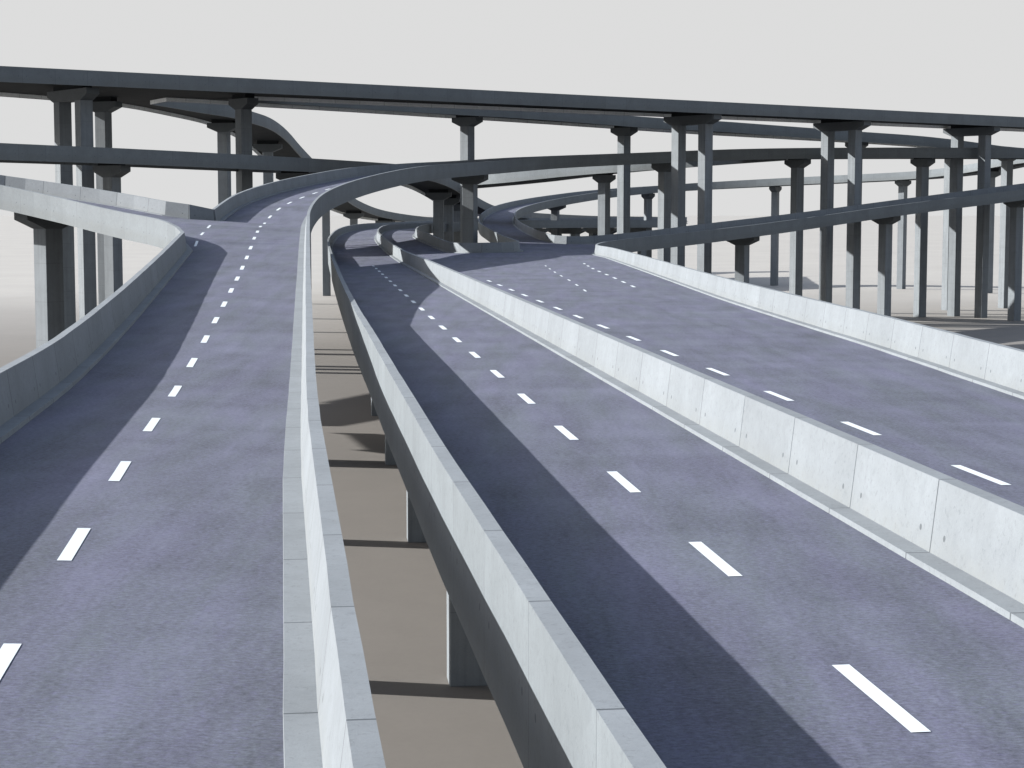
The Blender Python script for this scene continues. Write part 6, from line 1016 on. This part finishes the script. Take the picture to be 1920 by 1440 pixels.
def asphalt():
    m, nt, p = new_mat('asphalt'); n = N(nt)
    pos = n.geo(); q = n.sep(pos)
    # stretched along the driving direction (lanes run roughly along y)
    trk = n.comb(q[0], n.math('MULTIPLY', q[1], .16), 0)
    a = n.noise(trk, 1.1, 6, .62, .35)
    b = n.noise(n.comb(n.math('MULTIPLY', q[0], .5), q[1], 0), .30, 5, .6, .5)
    c = n.noise(n.comb(q[0], n.math('MULTIPLY', q[1], .35), 0), 9, 6, .8)
    g = n.noise(n.comb(n.math('MULTIPLY', q[0], .6), q[1], 0), 17, 5, .85)
    v = n.math('ADD', n.mapr(a, .3, .7, .80, 1.20), n.mapr(b, .3, .7, -.14, .14))
    v = n.math('ADD', v, n.mapr(c, .3, .7, -.17, .17))
    # paving lanes laid in lengths of slightly different tone
    wn = nt.nodes.new('ShaderNodeTexWhiteNoise'); wn.noise_dimensions = '2D'
    lx = n.math('FLOOR', n.math('DIVIDE', n.math('ADD', q[0], n.math('MULTIPLY', q[1], .11)), 3.2))
    ly = n.math('FLOOR', n.math('DIVIDE', n.math('ADD', q[1], n.math('MULTIPLY', lx, 2.7)), 7.3))
    n.put(wn.inputs['Vector'], n.comb(lx, ly, 0))
    v = n.math('ADD', v, n.mapr(wn.outputs[0], 0, 1, -.045, .045))
    v = n.math('ADD', v, n.mapr(g, .3, .7, -.5, .5))
    tint = n.noise(trk, .8, 4, .6, .3)
    base = n.mix(n.mapr(tint, .35, .65, 0, 1), (.075, .084, .102, 1), (.084, .087, .123, 1))
    tint2 = n.noise(n.comb(n.math('MULTIPLY', q[0], .5), q[1], 0), 16, 4, .75)
    base = n.mix(n.mapr(tint2, .5, .64, 0, .4), base, (.090, .085, .155, 1))
    col = n.mix(1.0, base, n.comb(v, v, v), 'MULTIPLY')
    nt.links.new(col, p.inputs['Base Color'])
    p.inputs['Roughness'].default_value = .82; p.inputs['Specular IOR Level'].default_value = .25
    nt.links.new(n.bump(g, .35, .008), p.inputs['Normal'])
    return m

def plain(name, col, rough=.7, spec=.3, ns=0, amp=.1):
    m, nt, p = new_mat(name); n = N(nt)
    if ns:
        v = n.mapr(n.noise(n.geo(), ns, 5, .65, .3), .3, .7, 1 - amp, 1 + amp)
        nt.links.new(n.mix(1.0, col + (1,), n.comb(v, v, v), 'MULTIPLY'), p.inputs['Base Color'])
    else: p.inputs['Base Color'].default_value = col + (1,)
    p.inputs['Roughness'].default_value = rough; p.inputs['Specular IOR Level'].default_value = spec
    return m

def ground_mat():
    m, nt, p = new_mat('ground'); n = N(nt)
    pos = n.geo()
    a = n.noise(pos, .03, 5, .6, .4); b = n.noise(pos, .35, 5, .65); c = n.noise(pos, 3.0, 4, .7)
    v = n.math('ADD', n.mapr(a, .3, .7, .94, 1.06), n.mapr(b, .3, .7, -.03, .03))
    v = n.math('ADD', v, n.mapr(c, .3, .7, -.03, .03))
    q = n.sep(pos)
    # soil colour pales with distance, painting in the fade towards the sky
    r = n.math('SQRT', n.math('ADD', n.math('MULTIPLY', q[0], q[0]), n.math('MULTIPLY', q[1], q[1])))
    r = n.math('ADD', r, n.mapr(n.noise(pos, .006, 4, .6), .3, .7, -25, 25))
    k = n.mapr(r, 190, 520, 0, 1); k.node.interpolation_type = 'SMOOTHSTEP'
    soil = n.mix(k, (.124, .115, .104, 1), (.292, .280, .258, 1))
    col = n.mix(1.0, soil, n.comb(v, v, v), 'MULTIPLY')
    nt.links.new(col, p.inputs['Base Color'])
    p.inputs['Roughness'].default_value = .75
    p.inputs['IOR'].default_value = 1.5
    p.inputs['Specular IOR Level'].default_value = .3
    return m

M_BAR = concrete('barrier_concrete', (.158, .174, .186))
M_SHADE = concrete('shade_toned_concrete', (.128, .144, .154), seam=.4)  # outer fascia: barrier concrete darkened, shade put into the colour
M_COL = column_mat()
M_CAP = concrete('cap_concrete', (.085, .095, .102), joints=False)  # caps toned darker than the columns to paint in their shading
M_ASPH = asphalt()
M_SOFF = plain('shade_dark_soffit', (.018, .02, .022), .9, .1, .6, .25)  # near-black colour stands in for deep shade under the decks
M_BACKLIT = concrete('backlit_skirt_tone', (.86, .88, .88), joints=True)  # pale colour stands in for sunlight glowing through the far skirts
M_MARK = plain('road_paint', (.52, .56, .58), .6, .3, 25, .08)
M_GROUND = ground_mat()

# ------------------------------------------------------------------ helpers
def props(o, label=None, cat=None, group=None, kind=None):
    if label: o['label'] = label
    if cat: o['category'] = cat
    if group: o['group'] = group
    if kind: o['kind'] = kind
def link_mesh(name, verts, faces, mats, parent=None, idx=None, uvs=None, origin=(0, 0, 0), smooth=None):
    me = bpy.data.meshes.new(name)
    ox, oy, oz = origin
    me.from_pydata([(x - ox, y - oy, z - oz) for x, y, z in verts], [], faces)
    for m in mats: me.materials.append(m)
    if idx: me.polygons.foreach_set('material_index', idx)
    if uvs:
        l = me.uv_layers.new(name='UVMap'); l.data.foreach_set('uv', [c for f in uvs for uv in f for c in uv])
    me.update()
    o = bpy.data.objects.new(name, me); C.objects.link(o)
    if parent: o.parent = parent
    return o
def empty(name, loc, rz=0):
    e = bpy.data.objects.new(name, None); e.location = loc; e.rotation_euler = (0, 0, rz)
    e.empty_display_size = 1; C.objects.link(e); return e

def normals_right(P):
    out = []
    for i in range(len(P)):
        a = P[max(0, i - 1)]; b = P[min(len(P) - 1, i + 1)]
        dx, dy = b[0] - a[0], b[1] - a[1]; l = math.hypot(dx, dy) or 1
        out.append((dy / l, -dx / l))
    return out
# profile: (offset towards the road, height above the road, texture v, face material of the strip that follows)
PROFILE = [(-.01, -.68, -.48), (-.01, 1.15, 1.35), (.22, 1.15, 3), (.36, .085, 0), (.70, .085, 5), (.72, -.10, 6), (.22, -.10, 7), (.22, -.68, 8)]
VTX = [(-.48, 1.35), (3.0, 3.22), (1.08, .0), (5, 5.34), (6, 6.2), (7, 7.5), (8, 8.65), (9, 9.2)]
MPROF = [(-.61, -.10), (-.60, .085), (-.25, .085), (-.13, 1.15), (.13, 1.15), (.25, .085), (.60, .085), (.61, -.10)]
MV = [(6, 6.2), (5, 5.34), (0, 1.08), (3, 3.26), (1.08, 0), (5, 5.34), (6, 6.2), (9, 9.5)]
def sweep(name, P, prof, vt, mats, parent, org, special=None):
    nr = normals_right(P); k = len(prof)
    verts = []; faces = []; uvs = []; idx = []
    u = 0; us = []
    for i, p in enumerate(P):
        if i: u += math.dist(P[i - 1], p)
        us.append(u)
        for q in prof:
            verts.append((p[0] + nr[i][0] * q[0], p[1] + nr[i][1] * q[0], p[2] - 1.15 + q[1]))
    for i in range(len(P) - 1):
        for j in range(k):
            a = i * k + j; b = i * k + (j + 1) % k; c = (i + 1) * k + (j + 1) % k; d = (i + 1) * k + j
            faces.append((a, b, c, d)); v0, v1 = vt[j]
            uvs.append(((us[i], v0), (us[i], v1), (us[i + 1], v1), (us[i + 1], v0)))
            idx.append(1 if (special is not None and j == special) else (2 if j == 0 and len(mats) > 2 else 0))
    faces.append(tuple(reversed(range(k)))); uvs.append(tuple((1, 20) for _ in range(k))); idx.append(0)
    n0 = (len(P) - 1) * k
    faces.append(tuple(n0 + j for j in range(k))); uvs.append(tuple((1, 20) for _ in range(k))); idx.append(0)
    o = link_mesh(name, verts, faces, mats, parent, idx, uvs, org)
    bm = bmesh.new(); bm.from_mesh(o.data); bmesh.ops.recalc_face_normals(bm, faces=bm.faces); bm.to_mesh(o.data); bm.free()
    return o

SURF = {}
def deck_sheet(name, chain, inner, parent, org):
    loop = []
    for nm, P, b, pl in chain:
        for p in P:
            if not loop or math.dist(loop[-1], p) > .03: loop.append(tuple(p))
    if math.dist(loop[0], loop[-1]) < .03: loop.pop()
    pts = [Vector((p[0], p[1])) for p in loop]; zz = [p[2] - 1.15 for p in loop]
    n = len(pts); edges = [(i, (i + 1) % n) for i in range(n)]
    for P in inner:
        s = len(pts)
        for p in P: pts.append(Vector((p[0], p[1]))); zz.append(p[2] - 1.15)
        edges += [(s + i, s + i + 1) for i in range(len(P) - 1)]
    vo, eo, fo, ov, oe, of = delaunay_2d_cdt(pts, edges, [list(range(n))], 1, 1e-4)
    vz = []
    for i, v in enumerate(vo):
        if ov[i]: vz.append(zz[ov[i][0]])
        else:
            j = min(range(len(pts)), key=lambda q: (pts[q] - v).length); vz.append(zz[j])
    verts = [(v.x, v.y, z) for v, z in zip(vo, vz)]
    faces = [tuple(f) for f in fo]
    SURF[name] = BVHTree.FromPolygons(verts, faces)
    road = link_mesh('road_surface', verts, faces, [M_ASPH], parent, None, None, org)
    # underside slab: the same sheet .15 m lower, closed round the rim
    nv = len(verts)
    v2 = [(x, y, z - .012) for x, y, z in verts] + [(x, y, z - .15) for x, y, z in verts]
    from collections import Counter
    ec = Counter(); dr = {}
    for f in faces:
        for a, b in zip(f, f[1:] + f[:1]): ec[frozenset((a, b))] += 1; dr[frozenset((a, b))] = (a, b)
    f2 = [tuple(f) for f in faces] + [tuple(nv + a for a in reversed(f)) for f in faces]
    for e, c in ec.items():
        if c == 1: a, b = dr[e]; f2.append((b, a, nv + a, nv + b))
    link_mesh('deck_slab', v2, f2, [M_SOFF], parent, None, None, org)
    return verts

def dashes(name, surf, lines, parent, org):
    """painted lane dashes 2.7 m long every 7.75 m, laid 6 mm above the asphalt"""
    verts = []; faces = []
    for P, y0, ln, per, wd in lines:
        L = [0]
        for a, b in zip(P, P[1:]): L.append(L[-1] + math.dist(a, b))
        def at(t):
            j = 0
            lo, hi = 0, len(L) - 2
            while lo < hi:
                mid = (lo + hi + 1) // 2
                if L[mid] <= t: lo = mid
                else: hi = mid - 1
            k = (t - L[lo]) / max(1e-6, L[lo + 1] - L[lo]); a, b = P[lo], P[lo + 1]
            l = math.dist(a[:2], b[:2]) or 1
            return a[0] + (b[0] - a[0]) * k, a[1] + (b[1] - a[1]) * k, (b[1] - a[1]) / l, -(b[0] - a[0]) / l, a[2] + (b[2] - a[2]) * k
        s0 = min(range(len(P)), key=lambda i: abs(P[i][1] - y0)); t = L[s0] - per * int(L[s0] / per)
        # exact phase on y0
        t += (y0 - P[s0][1]) * (1 if P[-1][1] > P[0][1] else -1)
        if t < 0: t += per
        while t + ln < L[-1]:
            s = len(verts); ok = True; vv = []
            for q in range(4):
                x, y, nx, ny, z = at(t + ln * q / 3)
                for sg in (-.5, .5):
                    h = surf.ray_cast(Vector((x + nx * sg * wd, y + ny * sg * wd, z + 2.2)), Vector((0, 0, -1)), 5)
                    if h[0] is None: ok = False; break
                    vv.append((h[0].x, h[0].y, h[0].z + .008))
                if not ok: break
            if ok:
                verts += vv
                for q in range(3): faces.append((s + 2*q, s + 2*q + 1, s + 2*q + 3, s + 2*q + 2))
            t += per
    for s in range(0, len(verts), 8):
        vv = verts[s:s + 8]; c = tuple(sum(v[i] for v in vv) / 8 for i in range(3))
        o = link_mesh(name, vv, [(0, 1, 3, 2), (2, 3, 5, 4), (4, 5, 7, 6)], [M_MARK], parent, None, None, c)
        if o.data.polygons[0].normal.z < 0: o.data.flip_normals()
        o.location = (c[0] - org[0], c[1] - org[1], c[2] - org[2])

# ------------------------------------------------------------------ viaducts
LABELS = {
 'A':  ('wide lower viaduct from the right foreground, two carriageways split by a concrete median barrier', 'ramp'),
 'R1': ('left foreground road viaduct climbing and bending right, joined by a slip road', 'ramp'),
 'R4': ('dark sided ramp rising to the right edge from the far end of the right carriageway', 'ramp'),
 'R5': ('far loop ramp bending round behind the centre and climbing away to the right', 'ramp'),
 'H1': ('highest viaduct, running straight across the whole top of the photo with a dark side', 'viaduct'),
 'H2': ('second high viaduct just below and behind the highest one, sloping down to the right', 'viaduct'),
 'H3': ('curved ramp leaving the highest viaduct on the left and dropping away round a bend', 'ramp'),
 'L1': ('long level viaduct on the left, below the highest one, passing behind the bending road', 'viaduct'),
 'Q':  ('pale sided link road under the bending left road, right of the centre cluster of piers', 'ramp'),
}
KINDS = {'A': 'lower_viaduct', 'R1': 'curved_viaduct', 'R4': 'rising_ramp', 'R5': 'loop_ramp', 'H1': 'high_viaduct',
         'H2': 'sloping_viaduct', 'H3': 'descending_ramp', 'L1': 'level_viaduct', 'Q': 'link_ramp'}
roots = {}
for key, chain in DECKS.items():
    allp = [p for c in chain for p in c[1]]
    org = (sum(p[0] for p in allp) / len(allp), sum(p[1] for p in allp) / len(allp), 0)
    e = empty(KINDS[key], org); props(e, LABELS[key][0], 'viaduct' if LABELS[key][1] == 'viaduct' else 'ramp')
    roots[key] = (e, org)
    inner = [MEDIAN] if key == 'A' else []
    deck_sheet(key, chain, inner, e, org)
    for nm, P, b, pl in chain:
        if not b: continue
        o = sweep('barrier', P, PROFILE, VTX, [M_BAR, M_BACKLIT, M_SHADE], e, org, 6 if pl else None)
    if key == 'A':
        o = sweep('median_barrier', MEDIAN, MPROF, MV, [M_BAR], e, org)
e, org = roots['R1']
dashes('lane_dash', SURF['R1'], [(l, y0, ln, pr, wd) for l, (y0, ln, pr, wd) in zip(LANES['R1'], [(28.5, 2.7, 7.75, .20), (119, 3.0, 8.2, .16)])], e, org)
e, org = roots['A']
dashes('lane_dash', SURF['A'], [(l, y0, ln, pr, wd) for l, (y0, ln, pr, wd) in zip(LANES['A'], [(17.7, 2.7, 7.75, .20), (34.0, 2.7, 7.75, .20), (118, 2.6, 9.0, .13), (117, 2.7, 7.75, .20)])], e, org)

# ------------------------------------------------------------------ piers
def prism(verts, faces, poly, axis_pts):
    pass
def box_vf(cx, cy, z0, z1, hx, hy, bev=.04):
    """square column with small chamfered arrises"""
    pts = []
    for sx, sy in ((1, 1), (-1, 1), (-1, -1), (1, -1)):
        a = (sx * hx, sy * (hy - bev)); b = (sx * (hx - bev), sy * hy)
        pts += [a, b] if sx * sy > 0 else [b, a]
    v = [(cx + x, cy + y, z0) for x, y in pts] + [(cx + x, cy + y, z1) for x, y in pts]
    n = len(pts)
    f = [tuple(reversed(range(n))), tuple(range(n, 2 * n))] + [(i, (i + 1) % n, n + (i + 1) % n, n + i) for i in range(n)]
    return v, f
def cap_vf(L, s, ztop, spread):
    """hammerhead: rectangular head, then sloping shoulders down to the column"""
    h1, h2 = .72, .70; hx = s / 2 + .03; e = spread + s / 2 + .02
    poly = [(-L / 2, 0), (L / 2, 0), (L / 2, -h1), (e, -h1 - h2), (-e, -h1 - h2), (-L / 2, -h1)]
    v = [(-hx, y, ztop + z) for y, z in poly] + [(hx, y, ztop + z) for y, z in poly]
    n = 6
    f = [tuple(range(n)), tuple(reversed(range(n, 2 * n)))] + [(i, n + i, n + (i + 1) % n, (i + 1) % n) for i in range(n)]
    return v, f
for x, y, zt, ang, kind, L, s, label, group in PIERS:
    e = empty('bridge_pier', (x, y, 0), ang); props(e, label, 'pier', group)
    spread = 0 if kind == 1 else (3.05 if kind == 2 else 3.62)
    for cy in ((0,) if kind == 1 else (-spread, spread)):
        v, f = box_vf(0, cy, -.3, zt - 1.30, s / 2, s / 2)
        link_mesh('column', v, f, [M_COL], e)
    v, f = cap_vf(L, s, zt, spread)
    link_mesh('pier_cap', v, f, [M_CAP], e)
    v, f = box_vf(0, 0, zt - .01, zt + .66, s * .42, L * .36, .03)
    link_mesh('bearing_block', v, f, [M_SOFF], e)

# ------------------------------------------------------------------ ground
S = 9000
gv = []; gf = []
nn = 24
for i in range(nn + 1):
    for j in range(nn + 1):
        gv.append((-S + 2 * S * i / nn, -S + 2 * S * j / nn, 0))
for i in range(nn):
    for j in range(nn):
        a = i * (nn + 1) + j; gf.append((a, a + nn + 1, a + nn + 2, a + 1))
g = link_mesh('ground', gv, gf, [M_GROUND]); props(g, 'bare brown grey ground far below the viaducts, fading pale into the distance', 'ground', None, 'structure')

# ------------------------------------------------------------------ light and sky
SUN_AZ = 79.0      # degrees left of the view direction (+y)
SUN_EL = 24.5
w = bpy.data.worlds.new('World'); scene.world = w; w.use_nodes = True
nt = w.node_tree; nt.nodes.clear(); n = N(nt)
out = nt.nodes.new('ShaderNodeOutputWorld'); bg = nt.nodes.new('ShaderNodeBackground')
nt.links.new(bg.outputs[0], out.inputs[0])
sky = nt.nodes.new('ShaderNodeTexSky'); sky.sky_type = 'NISHITA'; sky.sun_disc = False
sky.sun_elevation = R(SUN_EL); sky.sun_rotation = R(-SUN_AZ)
sky.altitude = 0; sky.air_density = 1.0; sky.dust_density = 2.0
d = n.sep(n.coord('Generated'))
# uniform pale high overcast near the horizon, thinning to clear sky towards the zenith
f = n.mapr(d[2], .16, .6, 0, 1)
f.node.interpolation_type = 'SMOOTHSTEP'
K = .255 / .1
hs = nt.nodes.new('ShaderNodeHueSaturation'); hs.inputs['Saturation'].default_value = .8
nt.links.new(sky.outputs[0], hs.inputs['Color'])
mx = n.mix(f, (K, K, K, 1), hs.outputs[0])
nt.links.new(mx, bg.inputs[0]); bg.inputs[1].default_value = .1

sl = bpy.data.lights.new('sun', 'SUN'); sl.energy = 4.1; sl.angle = R(.5); sl.color = (1, .985, .965)
so = bpy.data.objects.new('sun', sl); C.objects.link(so)
az = R(SUN_AZ); el = R(SUN_EL)
dv = Vector((-math.sin(az) * math.cos(el), math.cos(az) * math.cos(el), math.sin(el)))
so.rotation_euler = dv.to_track_quat('Z', 'Y').to_euler(); so.location = (-60, 20, 80)

# ------------------------------------------------------------------ camera
cd = bpy.data.cameras.new('camera'); co = bpy.data.objects.new('camera', cd); C.objects.link(co)
co.location = (0, 0, 19.0)
co.rotation_euler = (math.pi / 2 - math.atan(323 / 3500.0), 0, 0)
cd.sensor_width = 36; cd.lens = 36 * 3500 / 1920.0; cd.clip_start = .1; cd.clip_end = 30000
scene.camera = co
scene.render.engine = 'CYCLES'
scene.view_settings.view_transform = 'Standard'; scene.view_settings.look = 'None'
scene.view_settings.exposure = 1.5; scene.view_settings.gamma = 1
scene.cycles.max_bounces = 6; scene.cycles.diffuse_bounces = 1
